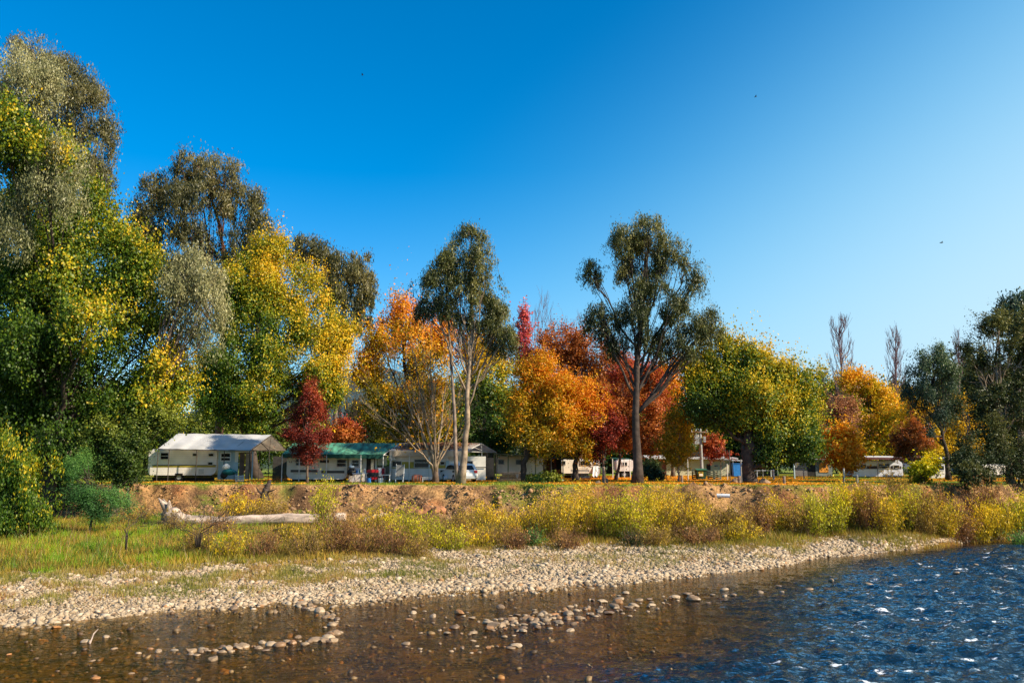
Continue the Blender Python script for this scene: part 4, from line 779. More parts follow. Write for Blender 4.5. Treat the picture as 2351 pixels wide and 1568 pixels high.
W = [ # px, Y, height, width(px), palette, label
 (1190, 46, 1.2, 80, 'willow', 'low yellow willow shrub at the lower end of the thicket'),
 (1235, 47, 2.0, 80, 'willow', 'yellow willow shrub below the leaning orange tree'),
 (1275, 45.5, 2.5, 85, 'willow', 'tall golden willow shrub below the straight trunked orange tree'),
 (1320, 46.5, 2.4, 80, 'willow', 'golden willow shrub with reddish stems below the fenced caravans'),
 (1365, 47.5, 2.1, 70, 'willowb', 'brownish thin willow shrub between two golden ones'),
 (1408, 46, 2.5, 80, 'willowg', 'lime yellow willow shrub left of the gum trunk foot'),
 (1455, 45.5, 2.7, 90, 'willowg', 'dense lime yellow willow shrub right in front of the gum trunk foot'),
 (1500, 46, 2.5, 80, 'willow', 'yellow willow shrub just past the gum trunk foot'),
 (1545, 47, 2.1, 75, 'willowb', 'thin straw coloured willow shrub below the half green half orange sapling'),
 (1590, 46.5, 2.0, 80, 'willow', 'yellow willow shrub below the slatted bin fence'),
 (1640, 48, 1.6, 80, 'willowb', 'brown willow shrub under the white pipe'),
 (1690, 48, 1.4, 80, 'willowb', 'low brown shrub below the round elm'),
 (1740, 48.5, 1.5, 80, 'rust', 'rusty low shrub at the foot of the bare earth slope'),
 (1780, 49, 1.9, 70, 'willow', 'yellow shrub at the far side of the bare earth slope'),
 (1830, 49, 1.8, 75, 'willowb', 'brown twiggy shrub standing over the gravel'),
 (1870, 48.5, 2.3, 60, 'willowg', 'bright lime shrub with upright wands before the orange maple'),
 (1910, 49.5, 2.7, 70, 'willowg', 'tall lime shrub below the orange maple'),
 (1950, 50.5, 2.8, 70, 'willow', 'tall yellow shrub right of the orange maple trunk'),
 (1995, 50, 2.2, 70, 'rust', 'dark rusty shrub in front of the white caravan'),
 (2035, 49.5, 2.0, 75, 'willow', 'round golden shrub low in front of the lawn'),
 (2080, 51, 2.6, 70, 'willowg', 'lime shrub in front of the small red topped tree'),
 (2120, 50.5, 2.4, 70, 'willowb', 'straw coloured shrub past the small red topped tree'),
 (2165, 51, 2.3, 70, 'willow', 'yellow shrub with an orange tinge beyond the caravans'),
 (2205, 51.5, 2.1, 70, 'rust', 'rusty shrub below the shady saplings'),
 (2245, 52, 2.3, 70, 'willow', 'yellow shrub below the dark green bush'),
 (2290, 53, 2.3, 70, 'willow', 'golden shrub where the gravel runs out'),
 (2335, 54, 2.4, 80, 'willowg', 'green yellow shrub at the last visible bend of the bank'),
 (2390, 55, 2.5, 90, 'willow', 'yellow shrub cut by the end of the view'),
 (2060, 53.5, 3.0, 60, 'willowb', 'tall straw shrub against the dark bank face behind'),
 (1520, 51, 2.4, 90, 'willow', 'yellow shrub high on the bank below the lawn edge'),
 (1340, 51.5, 2.2, 90, 'willow', 'yellow shrub in the second row against the bank'),
 (1400, 50.5, 2.2, 80, 'rust', 'red brown shrub in the second row against the bank'),
 (1600, 52, 1.9, 70, 'willowb', 'straw shrub in the second row near the pipe'),
 (1990, 55, 1.9, 60, 'willow', 'yellow shrub at the top of the bank by the path'),
 (2150, 55, 2.2, 80, 'rust', 'dark shrub in the second row under the dark gum'),
 (2260, 56, 2.4, 80, 'rust', 'dark shrub in the second row below the pale forked trunk'),
 (985, 42, 1.5, 80, 'willowg', 'low lime green shrub beside the thin driftwood'),
 (930, 43, 1.8, 100, 'willowg', 'lime yellow shrub just beyond the end of the long log'),
 (905, 39.5, 1.3, 80, 'rust', 'red brown weed clump on the gravel edge before the lime shrub'),
 (840, 40, 1.5, 100, 'rust', 'red brown weed clump in front of the log end'),
 (775, 40, 2.0, 100, 'rust', 'tall reddish weed clump crossing the log'),
 (740, 44, 3.0, 70, 'willowg', 'thin sparse upright shrub in front of the crimson tree'),
 (700, 38.5, 1.2, 90, 'willowb', 'brown grassy clump near the log middle'),
 (960, 39, 1.1, 80, 'willowb', 'brown weed clump with yellow tips at the gravel edge'),
 (1040, 41.5, 1.1, 80, 'willowg', 'low green clump beside the bright grass patch'),
 (560, 52.5, 1.7, 110, 'willow', 'yellow reedy clump behind the log below the pale caravan'),
 (620, 52, 1.6, 80, 'willowb', 'dry brown clump around the splintered stump'),
 (455, 39, 1.2, 80, 'willowb', 'dark twiggy shrub in front of the root end of the log'),
 (530, 38, 1.1, 80, 'willow', 'yellow and brown weed clump on the flat before the log'),
 (610, 38.5, 1.1, 90, 'rust', 'brown weed clump on the flat before the log middle'),
 (400, 46, 1.0, 60, 'willowb', 'dry tangled clump beside the log root plate'),
 (310, 52, 1.0, 80, 'willowb', 'dry tangled clump at the top of the bank near the wattle'),
 (1455, 43, .7, 50, 'dark', 'dark bare twiggy clump at the foot of the lime thicket'),
 (1090, 43, 1.0, 90, 'willow', 'yellow weed clump between the bright grass patches'),
 (1140, 44, 1.1, 80, 'willowb', 'straw weed clump before the golden thicket begins'),
 (1060, 47, 1.3, 100, 'willowb', 'brown weed clump at the foot of the bank under the twin gum'),
 (1120, 50, 1.5, 100, 'willow', 'yellow weeds climbing the bank past the twin gum'),
 (870, 47, 1.4, 90, 'willow', 'yellow weed clump behind the red brown ones'),
 (665, 44, .8, 60, 'willow', 'yellow weed clump hiding the middle of the log'),
 (500, 45, 1.1, 80, 'rust', 'reddish weed clump in front of the log near its root'),
 (1180, 42.5, .9, 60, 'rust', 'low rusty clump at the gravel edge below the thicket'),
 (1300, 42.5, .9, 90, 'rust', 'low rusty fringe at the gravel edge below the golden shrubs'),
 (1500, 43.5, .9, 90, 'willowb', 'low straw fringe at the gravel edge below the gum'),
 (1600, 44.5, .9, 90, 'rust', 'low reddish fringe at the gravel edge below the bins'),
 (1700, 46, 1.0, 90, 'willow', 'low yellow fringe at the gravel edge below the round elm'),
 (2346, 50.5, .75, 60, 'wattle', 'bright green rushy mound at the waterside where the view ends'),
 (1225, 43.5, .8, 60, 'wattle', 'dark green rushy tuft in front of the golden thicket'),
]
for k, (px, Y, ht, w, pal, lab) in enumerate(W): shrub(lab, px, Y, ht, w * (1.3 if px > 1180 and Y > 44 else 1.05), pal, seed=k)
# leafless leaning twigs by the log
bare('bare_shrub', 'dark leafless shrub with long arching twigs leaning over the bright grass', 'shrub', 37.5, (455, 1238), [(560, 1180, 1225, .02), (520, 1190, 1225, .02), (610, 1195, 1228, .018), (410, 1185, 1225, .02), (470, 1175, 1225, .02), (370, 1200, 1228, .018), (330, 1175, 1230, .015)], BARKD, 4, 77, spread=.3, up=.15, minr=.005)
bare('bare_shrub', 'small leafless shrub in the bright grass nearer the edge of the view', 'shrub', 36, (290, 1238), [(330, 1170, 1225, .015), (300, 1180, 1225, .015), (270, 1200, 1228, .012), (350, 1200, 1228, .012)], BARKD, 3, 78, spread=.3, up=.15, minr=.005)

# ================================================================== GRASS (stuff)
def blades(name, x, y, h, w, pal, tcol, seed, lean=.35, desc=None, dz=0):
    rs = np.random.default_rng(seed); n = len(x); z = terr(x, y) + dz; a = rs.uniform(0, 2 * pi, n); l = rs.normal(0, lean, (n, 2)) * h[:, None]
    c = np.stack([x, y, z - .02], 1); d = np.stack([np.cos(a), np.sin(a), 0 * a], 1) * w[:, None] / 2
    tip = c + np.stack([l[:, 0], l[:, 1], h], 1)
    V = np.stack([c - d, c + d, tip], 1).reshape(-1, 3); F = np.arange(3 * n).reshape(-1, 3); cc = ramp(pal, tcol) * np.exp(rs.normal(0, .2, n))[:, None]
    o = new_mesh(name, V, F, GRASSM, col=np.repeat(cc, 3, 0)); tag(o, desc, 'grass', kind='stuff'); return o
PG = [(0, (.08, .17, .015)), (.5, (.19, .34, .015)), (1, (.36, .46, .02))]
PD = [(0, (.12, .09, .02)), (.4, (.32, .22, .035)), (.75, (.56, .38, .05)), (1, (.38, .15, .04))]
rs = np.random.default_rng(99)
def inview(x, y): return np.abs(x) < y * .63 + 1.0
# bright grass on the left flat and in patches
N = 260000; x = rs.uniform(-34, 8, N); y = rs.uniform(28, 56, N); s = grav(x); t_ = toe(x); nn = fbm(x, y, .45, 401)
m = inview(x, y) & (y > s - .8 + (nn - .5) * 3) & (y < t_ + 1.0) & ((x < -12.5 + (nn - .5) * 9 - (y - 40) * .12) | ((nn > .66) & (x < 6))) & (rs.uniform(0, 1, N) < .35 + nn)
x, y = x[m], y[m]; blades('green_grass', x, y, rs.uniform(.12, .45, len(x)) * (.25 + 1.7 * vn(x, y, None, 1.3, 403) ** 2), rs.uniform(.02, .045, len(x)), PG, vn(x, y, None, .9, 405) * 1.1 - .05 + rs.normal(.0, .15, len(x)), 1, desc='bright green grass on the river flat')
print('green grass', len(x))
# dry grass and weeds elsewhere on the flat and the bank
N = 520000; x = rs.uniform(-36, 48, N); y = rs.uniform(30, 63, N); s = grav(x); p = topd(x); t_ = toe(x); nn = fbm(x, y, .7, 411)
dens = np.where(y > t_, np.where(x > 3, .22, .02 + .45 * ss(.56, .66, nn)) * .5, .75)
m = inview(x, y) & (y > s - 1.3 + (nn - .5) * 4) & (y < p + .1) & (rs.uniform(0, 1, N) < dens)
x, y = x[m], y[m]; blades('dry_grass', x, y, rs.uniform(.08, .5, len(x)) * (.35 + fbm(x, y, .9, 413)), rs.uniform(.018, .04, len(x)), PD, vn(x, y, None, .5, 415) * .8 + rs.normal(.1, .2, len(x)), 2, desc='dry straw coloured grass and weeds on the flat and the bank')
print('dry grass', len(x))
N = 160000; x = rs.uniform(-36, 48, N); y = rs.uniform(30, 58, N); s = grav(x); nn = fbm(x, y, .6, 421); t_ = toe(x)
m = inview(x, y) & (y > s - 1.0) & (y < t_ + 2) & (nn > .5)
x, y = x[m], y[m]; blades('green_weeds', x, y, rs.uniform(.1, .45, len(x)), rs.uniform(.02, .05, len(x)), [(0, (.1, .11, .015)), (.5, (.26, .26, .02)), (1, (.5, .42, .03))], vn(x, y, None, .5, 425) * .8 + rs.normal(.1, .2, len(x)), 3, desc='olive green weeds among the dry grass of the flat')
N = 16000; x = rs.uniform(-36, 48, N); y = rs.uniform(30, 60, N); s = grav(x); nn = fbm(x, y, .8, 471)
m = inview(x, y) & (y > s - .4) & (y < top(x) - 1.5) & (nn > .46); x, y = x[m], y[m]
blades('dead_stalks', x, y, rs.uniform(.5, 1.25, len(x)), rs.uniform(.012, .022, len(x)), [(0, (.1, .05, .03)), (.5, (.25, .13, .06)), (1, (.5, .36, .16))], rs.uniform(0, 1, len(x)), 6, .22, desc='thin dead weed stalks standing over the flat')
# tufts on the gravel
N = 230000; x = rs.uniform(-24, 30, N); u = rs.uniform(.12, 1.0, N); s = shore(x); g = grav(x); y = s + (g - s) * u; nn = fbm(x, y, 1.0, 431)
m = inview(x, y) & (rs.uniform(0, 1, N) < ss(.40, .58, nn) * np.where(x < -1, 1.0, .38) * ss(.1, .4, u))
x, y = x[m], y[m]; blades('gravel_tufts', x, y, rs.uniform(.06, .30, len(x)), rs.uniform(.014, .032, len(x)), [(0, (.12, .15, .02)), (.4, (.3, .26, .05)), (.7, (.45, .33, .08)), (1, (.34, .14, .05))], vn(x, y, None, .6, 435) * .9 + rs.normal(.05, .2, len(x)), 4, desc='sparse tufts of thin grass between the stones of the gravel bar')
# lawn edge
N = 190000; x = rs.uniform(-40, 60, N); y = rs.uniform(56, 92, N) ; p = topd(x)
m = inview(x, y) & (y > p - .05) & (rs.uniform(0, 1, N) < np.where(y < p + 3, 1, .4)) & (fbm(x, y, .5, 441) > .35)
x, y = x[m], y[m]; blades('lawn_grass', x, y, rs.uniform(.04, .16, len(x)), rs.uniform(.03, .06, len(x)), [(0, (.1, .18, .015)), (.6, (.22, .32, .02)), (1, (.45, .4, .04))], rs.uniform(0, 1, len(x)), 5, desc='short green grass of the camp lawn')
# fallen leaves
N = 110000; x = rs.uniform(-30, 50, N); y = rs.uniform(57, 100, N); p = topd(x); nn = fbm(x, y, .3, 451)
m = inview(x, y) & (y > p) & (rs.uniform(0, 1, N) < np.where((x > 3) & (x < 22), 1.0, ss(.45, .6, nn) * .8)); x, y = x[m], y[m]
V, F, cc = leafcloud(np.stack([x, y, terr(x, y) + .05], 1), .14, .8, rs, 'any', rs.uniform(0, 1, len(x)), [(0, (.6, .17, .02)), (.6, (.85, .34, .02)), (1, (.9, .5, .03))]); V[:, 2] = V[:, 2] * .5 + .5 * (3.26)
o = new_mesh('fallen_leaves', V, F, LEAF, col=cc); tag(o, 'orange fallen leaves lying over the camp lawn', 'leaves', kind='stuff')
# ================================================================== THE CAMP
def Z(x0, y0, s): return lambda x, y: ((x0 + s * x) / 1.1646, (y0 + s * y) / 1.1646)
za = Z(380, 1140, .17016); zb = Z(740, 1160, .15313); zc = Z(1060, 1160, .15313); zd = Z(1380, 1180, .26786); ze = Z(1700, 1120, .26786); zf = Z(2020, 1180, .26786); zg = Z(2340, 1180, .29613)
def W3(zn, x, y, Y): return at(*zn(x, y), Y)
def gz(x, y): return float(terr(x, y))
WHITE = M('caravan_white', (.84, .78, .74), .5, .12, 1.2, stripes=('Z', 2.2, .5), bump=.4)
CREAM = M('caravan_cream', (.8, .74, .64), .55, .12, 1.5)
BEIGE = M('beige_panel', (.66, .57, .44), .7, .15, 1.5)
GLASS = M('window_glass', (.015, .015, .015), .2, .5, 2, spec=.35)
DIM = M('shaded_cream', (.34, .3, .26), .7, .2, 1.5)  # cream darkened in the colour for the shade these caravans stand in
FRAME = M('window_frame', (.55, .53, .5), .5, .1)
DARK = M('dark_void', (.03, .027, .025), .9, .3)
MUST = M('mustard_band', (.42, .33, .05), .6, .15, 2)
STEEL = M('steel_pole', (.3, .28, .26), .5, .25, 3, metal=.4)
DPOLE = M('dark_pole', (.07, .055, .045), .7, .3)
WPOLE = M('white_pole', (.62, .6, .56), .5, .15)
TARPW = clothmat('white_tarp', .3, c=(.72, .70, .69), rough=.7, var=.1, sc_=.8, dirt=(.55, .54, .53))
TARPG = clothmat('green_tarp', .25, c=(.14, .48, .30), rough=.75, var=.2, sc_=2.2, dirt=(.05, .07, .05), st=(1.3, .35, .35))
TARPC = clothmat('canvas_tarp', .4, c=(.72, .58, .42), rough=.8, var=.15, sc_=1.2, dirt=(.42, .33, .25))
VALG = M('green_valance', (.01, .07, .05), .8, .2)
BRN = M('brown_door', (.16, .10, .07), .8, .2, 3, stripes=('X', 3, .4)); TAN = M('tan_door', (.38, .26, .17), .7, .2)
CURT = M('pale_cloth', (.55, .5, .38), .9, .25, 3)
TYRE = M('tyre', (.02, .02, .02), .8, .2); WOOD = M('grey_wood', (.3, .22, .16), .85, .35, 5, .4); BRICK = M('red_brick', (.2, .07, .05), .9, .25, 5)
LBLUE = M('pale_blue_sheet', (.42, .55, .6), .6, .15, 1.5); TEAL = M('teal_cover', (.02, .17, .18), .5, .3, 5, .5); PLAST = M('white_plastic', (.72, .72, .72), .45, .1)
REDP = M('red_enamel', (.5, .015, .02), .35, .15); BLUEP = M('blue_plastic', (.03, .2, .55), .45, .15); BLK = M('black_metal', (.02, .02, .02), .5, .3)
ROCKM = M('granite_rock', (.34, .23, .14), .9, .4, 2.5, .8); REDROCK = M('red_rock', (.38, .17, .08), .9, .4, 2.5, .8)
DEAD = M('bleached_wood', (.55, .42, .33), .85, .4, 2.2, .7, st=(.6, 2, 2)); GALV = M('grey_metal', (.42, .44, .46), .45, .15, 3, metal=.3)

def window(par, zn, x0, y0, x1, y1, Y, mid=None, fr=.045, mat=None):
    a = W3(zn, x0, y1, Y); b = W3(zn, x1, y0, Y); w, h = abs(b[0] - a[0]), abs(b[2] - a[2]); c = (a + b) / 2
    mb = MB()
    for s in (-1, 1):
        mb.box((c[0] + s * (w / 2 - fr / 2), Y - .03, c[2]), (fr, .05, h)); mb.box((c[0], Y - .031, c[2] + s * (h / 2 - fr / 2)), (w - 2 * fr - .004, .048, fr))
    if mid: mb.box((c[0], Y - .031, a[2] + h * mid), (w - 2 * fr - .004, .046, fr))
    f = mb.build('window', mat or FRAME, par)
    MB().box((c[0], Y - .012, c[2]), (w - 2 * fr - .006, .018, h - 2 * fr - .006)).build('pane', GLASS, f); return f
def panel(name, par, zn, x0, y0, x1, y1, Y, mat, th=.03, proud=.02):
    a = W3(zn, x0, y1, Y); b = W3(zn, x1, y0, Y); c = (a + b) / 2
    return MB().box((c[0], Y - proud, c[2]), (abs(b[0] - a[0]), th, abs(b[2] - a[2]))).build(name, mat, par)
def wheel(par, p, r=.32, w=.18):
    mb = MB(); P = np.array([(0, -w / 2, 0), (0, w / 2, 0)]) + p; mb.tube(P, [r, r], 16); t = mb.build('tyre', TYRE, par)
    MB().tube(P + np.array([[0, -.02, 0], [0, .02, 0]]), [r * .5, r * .5], 12).build('rim', GALV, t)
def caravan(label, zn, x0, x1, y0, y1, Y, mat, rs=(.3, .3, .15, .15), depth=2.2, wheels=(.45,), roof=True, shade_skirt=True, group='caravans parked along the river bank', yaw=0):
    a = W3(zn, x0, y1, Y); b = W3(zn, x1, y0, Y); g = gz((a[0] + b[0]) / 2, Y)
    t = thing('caravan', label, 'caravan', ((a[0] + b[0]) / 2, Y + depth / 2, g), group)
    MB().prof(rrect(a[0], b[0], a[2], b[2], 0, 6, rs), Y, Y + depth).build('body', mat, t)
    if roof: MB().prof(rrect(a[0] + .2, b[0] - .2, b[2] + .002, b[2] + .09, .03, 3), Y + .1, Y + depth - .1).build('roof', PLAST, t)
    MB().box(((a[0] + b[0]) / 2, Y + depth / 2, a[2] - .07), (b[0] - a[0] - .8, depth - .5, .13)).build('chassis', BLK, t)
    if shade_skirt: MB().box(((a[0] + b[0]) / 2, Y + .45, (g + a[2] - .14) / 2), (b[0] - a[0] - .5, .03, a[2] - .15 - g)).build('shade_skirt', DARK, t)  # dark sheet standing in for the shaded void under the body
    for f in wheels:
        r = max(.22, min(.36, (a[2] - g) * .5 + .18)); wheel(t, np.array([a[0] + (b[0] - a[0]) * f, Y + .22, g + r]), r)
    for f in (.06, .94):
        MB().box((a[0] + (b[0] - a[0]) * f, Y + .3, (g + a[2] - .14) / 2), (.08, .08, a[2] - .14 - g)).build('jack', BLK, t)
    return t
def cloth_grid(A, B, C_, D, nu, nv, sag, seed, name, mat, par, ribs=4):
    """A,B eave left/right; D,C ridge left/right; sagging sheet with folds"""
    u, v = np.meshgrid(np.linspace(0, 1, nu), np.linspace(0, 1, nv)); u = u.ravel()[:, None]; v = v.ravel()[:, None]
    P = (A * (1 - u) + B * u) * (1 - v) + (D * (1 - u) + C_ * u) * v
    L = np.linalg.norm(B - A)
    dz = -sag * (1 - np.abs(np.cos(u * pi * ribs))) * (1 - .6 * v) + (vn(u * L * 1.6 + v * 2, v * 1.6 + seed, None, 1.0, seed) - .5) * .09 * (1 - .5 * v) * np.clip(np.sin(v * pi) + .25, 0, 1)
    P[:, 2] += dz[:, 0]
    i = (np.arange(nu - 1)[None, :] + np.arange(nv - 1)[:, None] * nu).ravel(); F = np.stack([i, i + 1, i + 1 + nu, i + nu], 1)
    return new_mesh(name, P, F, mat, par, ROOT[par.name], smooth=True)
def canopy(label, FL, FR, RL, RR, BR, mat, pole, posts, under=None, valance=None, vh=.2, group=None, backposts=(.0, .5, 1.0), king=True, ribs=4, loops=True):
    BL = RL + (BR - RR); g = gz((FL[0] + FR[0]) / 2, FL[1]); t = thing('canopy', label, 'canopy', ((FL[0] + FR[0]) / 2, RL[1], g), group)
    cloth_grid(FL, FR, RR, RL, 60, 14, .07, 3, 'tarp', mat, t, ribs); cloth_grid(BL, BR, RR, RL, 60, 8, .07, 5, 'tarp', under or mat, t, ribs)
    mb = MB(); r = .03; dn = np.array([0, 0, -.05])
    for a, b in ((FL, FR), (RL, RR), (BL, BR)): mb.bar(a + dn, b + dn, r)
    for k in range(ribs + 1):
        f = k / ribs; A, Rr, B = FL * (1 - f) + FR * f, RL * (1 - f) + RR * f, BL * (1 - f) + BR * f
        mb.bar(A + dn, Rr + dn, r); mb.bar(Rr + dn, B + dn, r); mb.bar(A + dn, B + dn, r * .8)
    if king:
        for Rr, A, B in ((RR, FR, BR), (RL, FL, BL)):
            mb.bar(Rr + dn, (A + B) / 2 + dn, r * .8); q = (A + Rr) / 2 + dn; mb.bar(q, (A * .3 + B * .7) + dn, r * .6)
    mb.build('frame', pole, t)
    for f in posts:
        A = FL * (1 - f) + FR * f; MB().bar(A + dn, (A[0], A[1], gz(A[0], A[1]) - .05), .035, 7).build('post', pole, t)
    for f in backposts:
        A = BL * (1 - f) + BR * f; MB().bar(A + dn, (A[0], A[1], gz(A[0], A[1]) - .05), .035, 7).build('post', pole, t)
    if king:
        A = (FR + BR) / 2; MB().bar(A + dn, (A[0], A[1], gz(A[0], A[1]) - .05), .03, 7).build('post', pole, t)
    if valance:
        d = np.array([0, -.03, 0]); V0, V1 = FL + d, FR + d
        cloth_grid(V0 + np.array([0, 0, -vh]), V1 + np.array([0, 0, -vh]), V1, V0, 50, 3, .04, 8, 'valance', valance, t, ribs * 2)
    return t
# ---- caravan 1 (pale, left)
Y1 = 68.2
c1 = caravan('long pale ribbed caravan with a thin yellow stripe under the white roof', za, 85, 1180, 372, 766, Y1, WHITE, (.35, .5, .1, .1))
for w in ((285, 408, 425, 520, .5), (790, 418, 868, 468, None), (1040, 420, 1132, 474, None), (1030, 556, 1118, 610, None)): window(c1, za, *w[:4], Y1, w[4])
panel('stripe', c1, za, 165, 612, 1160, 640, Y1, MUST, .02, .012); panel('trim', c1, za, 160, 604, 1165, 611, Y1, BLK, .03, .016); panel('vent', c1, za, 885, 670, 975, 745, Y1, FRAME, .02, .011); panel('hatch', c1, za, 520, 735, 640, 766, Y1, BLK, .02, .012)
P = lambda zn, x, y, Y: W3(zn, x, y, Y)
canopy('steep white sheet roof on poles over the long pale caravan', P(za, 255, 345, 67.3), P(za, 1700, 372, 67.5), P(za, 560, 108, 70.4), P(za, 2030, 130, 70.6), P(za, 2275, 372, 73.6), TARPW, DPOLE, (.0, .12, .42, .72, .995), under=TARPC, ribs=5, backposts=(0, .35, .7, 1))
an = thing('annexe', 'pale blue annexe wall with a two pane window beside brown doors', 'annexe', (P(za, 1500, 830, Y1)[0], Y1 + .9, gz(-22, Y1)))
panel('wall', an, za, 1184, 376, 1518, 830, Y1 + .06, LBLUE, .05, 0); window(an, za, 1228, 412, 1402, 548, Y1 + .02, .45, .07, PLAST)
panel('wall', an, za, 1455, 378, 1516, 560, Y1 + .02, CREAM, .02, 0); panel('door', an, za, 1520, 408, 1612, 828, Y1 + .06, BRN, .05, .0); panel('door', an, za, 1616, 418, 1698, 828, Y1 + .05, TAN, .05, .0); panel('wall', an, za, 1518, 374, 1702, 404, Y1 + .06, CREAM, .05, 0)
panel('side_curtain', an, za, 1712, 380, 1752, 830, Y1 + .3, LBLUE, .02, 0)
def lump(name, c, r, mat, seed, par=None, base=None, sub=2):
    V, F = ico(sub, seed, 1.0); V = V * np.array(r) + np.array(c); mb = MB(); mb.add(V, [tuple(f) for f in F.tolist()]); return mb.build(name, mat, par, base, smooth=True)
def cover_cart():
    c = P(za, 1370, 720, 67.0); g = gz(c[0], 67); t = thing('garden_cart', 'cart on thin legs under a teal and white cover by the brown doors', 'cart', (c[0], 67, g))
    lump('cover', c + [.05, 0, .05], (.62, .4, .28), TEAL, 31, t); lump('sheet', c + [-.25, 0, .38], (.34, .26, .3), CREAM, 32, t)
    for dx, dy in ((-.5, -.25), (.45, -.25), (-.5, .25), (.45, .25)): MB().bar((c[0] + dx, 67 + dy, c[2]), (c[0] + dx * 1.1, 67 + dy, g), .03).build('leg', BLK, t)
    lump('tub', (c[0] - .35, 67, g + .55), (.35, .3, .3), BLK, 33, t)
    b = thing('plastic_crate', 'white slatted crate standing beside the covered cart', 'crate', (c[0] + .75, 67.2, gz(c[0] + .7, 67)))
    q = ROOT[b.name]; mb = MB()
    for k in range(4): mb.box(q + [0, -.2, .07 + k * .13], (.55, .03, .08)); mb.box(q + [0, .2, .07 + k * .13], (.55, .03, .08))
    for sx in (-.26, .26):
        for sy in (-.18, .18): mb.box(q + [sx, sy, .28], (.04, .04, .54))
    mb.build('slats', PLAST, b)
cover_cart()
# dark board fence between the first two caravans
def board_fence(label, zn, x0, y0, x1, y1, Y, mat, n, gap=.012, rails=True, yb=None, name='board_fence', wtop=.0, postmat=None):
    a = W3(zn, x0, y1, Y); b = W3(zn, x1, y0, Y); g = gz((a[0] + b[0]) / 2, Y); t = thing(name, label, 'fence', ((a[0] + b[0]) / 2, Y, g)); mb = MB(); w = (b[0] - a[0]) / n; rs = random.Random(n)
    for k in range(n):
        h = b[2] - g + rs.uniform(-.03, .03) + wtop * k / n; mb.box((a[0] + (k + .5) * w, Y, g + h / 2), (w - gap, .025, h))
    mb.build('boards', mat, t)
    if rails:
        mb = MB(); H = b[2] - g
        for f in (.25, .8): mb.box(((a[0] + b[0]) / 2, Y + .04, g + H * f), (b[0] - a[0], .04, .09))
        mb.build('rails', postmat or mat, t)
    return t
board_fence('dark vertical board fence between the white roof and the crimson tree', za, 2042, 470, 2295, 840, 72, M('charcoal_board', (.06, .055, .05), .8, .3), 14)
# ---- caravan 2 (green roof)
Y2 = 67.8
c2 = caravan('pale caravan with dark lower bands standing behind the crimson tree', zb, 165, 1232, 392, 790, Y2, CREAM, (.5, .4, .15, .15))
for w in ((325, 428, 495, 556, .45), (505, 428, 600, 556, .45), (1044, 440, 1222, 576, .5)): window(c2, zb, *w[:4], Y2, w[4])
panel('hatch', c2, zb, 756, 455, 912, 502, Y2, BLK); panel('band', c2, zb, 243, 625, 715, 668, Y2, M('band_grey', (.09, .085, .075), .6)); panel('band', c2, zb, 780, 640, 1182, 684, Y2, MATS['band_grey']); panel('trim', c2, zb, 290, 678, 715, 700, Y2, BEIGE, .02, .012)
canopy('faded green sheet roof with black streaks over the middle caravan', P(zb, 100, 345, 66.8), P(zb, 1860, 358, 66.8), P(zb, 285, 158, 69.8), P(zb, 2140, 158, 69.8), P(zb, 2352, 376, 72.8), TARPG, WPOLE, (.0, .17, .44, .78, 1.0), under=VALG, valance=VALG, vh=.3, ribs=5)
a2 = thing('annexe', 'cream annexe with a dark doorway beside the striped chair', 'annexe', (P(zb, 1480, 860, Y2)[0], Y2 + .5, gz(-8, Y2)))
panel('wall', a2, zb, 1258, 408, 1480, 850, Y2 - .2, WHITE, .05, 0); window(a2, zb, 1304, 450, 1444, 572, Y2 - .24, .5)
panel('wall', a2, zb, 1484, 388, 1752, 850, Y2 + .3, CREAM, .05, 0); panel('door', a2, zb, 1560, 424, 1716, 852, Y2 + .24, DARK, .05, 0); panel('curtain', a2, zb, 1642, 440, 1700, 640, Y2 + .2, BEIGE, .03, 0)
panel('cloth', a2, zb, 1762, 388, 1926, 546, Y2 + .2, CURT, .02, 0); panel('wall', a2, zb, 1756, 560, 1962, 800, Y2 + .3, M('dim_panel', (.12, .11, .09), .8), .04, 0)
# clutter
def table(label, zn, x0, x1, ytop, Y, mat, w=.6, leg=.02, cat='table', name='camp_table', group=None):
    a = W3(zn, x0, ytop, Y); b = W3(zn, x1, ytop, Y); g = gz(a[0], Y); t = thing(name, label, cat, ((a[0] + b[0]) / 2, Y, g), group); mx_ = (a[0] + b[0]) / 2
    MB().box((mx_, Y, a[2]), (b[0] - a[0], w, .04)).build('top', mat, t)
    for sx in (a[0] + .06, b[0] - .06):
        for sy in (-w / 2 + .05, w / 2 - .05): MB().bar((sx, Y + sy, a[2] - .02), (sx, Y + sy, g - .02), leg).build('leg', mat, t)
    return t
table('white folding table crowded with bottles beside the red barbecue', zb, 1330, 1590, 690, 65.6, PLAST)
for k, (px, m_, lab) in enumerate(((1400, BLUEP, 'blue bottle on the folding table'), (1425, PLAST, 'white bottle on the folding table'), (1450, M('green_bottle', (.03, .2, .08), .3), 'green bottle on the folding table'), (1540, PLAST, 'white jug at the barbecue end of the folding table'))):
    q = P(zb, px, 672, 65.6); z0 = P(zb, 1400, 690, 65.6)[2] + .02
    o = MB().tube([(q[0], 65.6, z0), (q[0], 65.6, z0 + .2), (q[0], 65.6, z0 + .26), (q[0], 65.6, z0 + .32)], [.05, .05, .02, .02], 8).build('bottle', m_, None, np.array([q[0], 65.6, z0]), True); tag(o, lab, 'bottle')
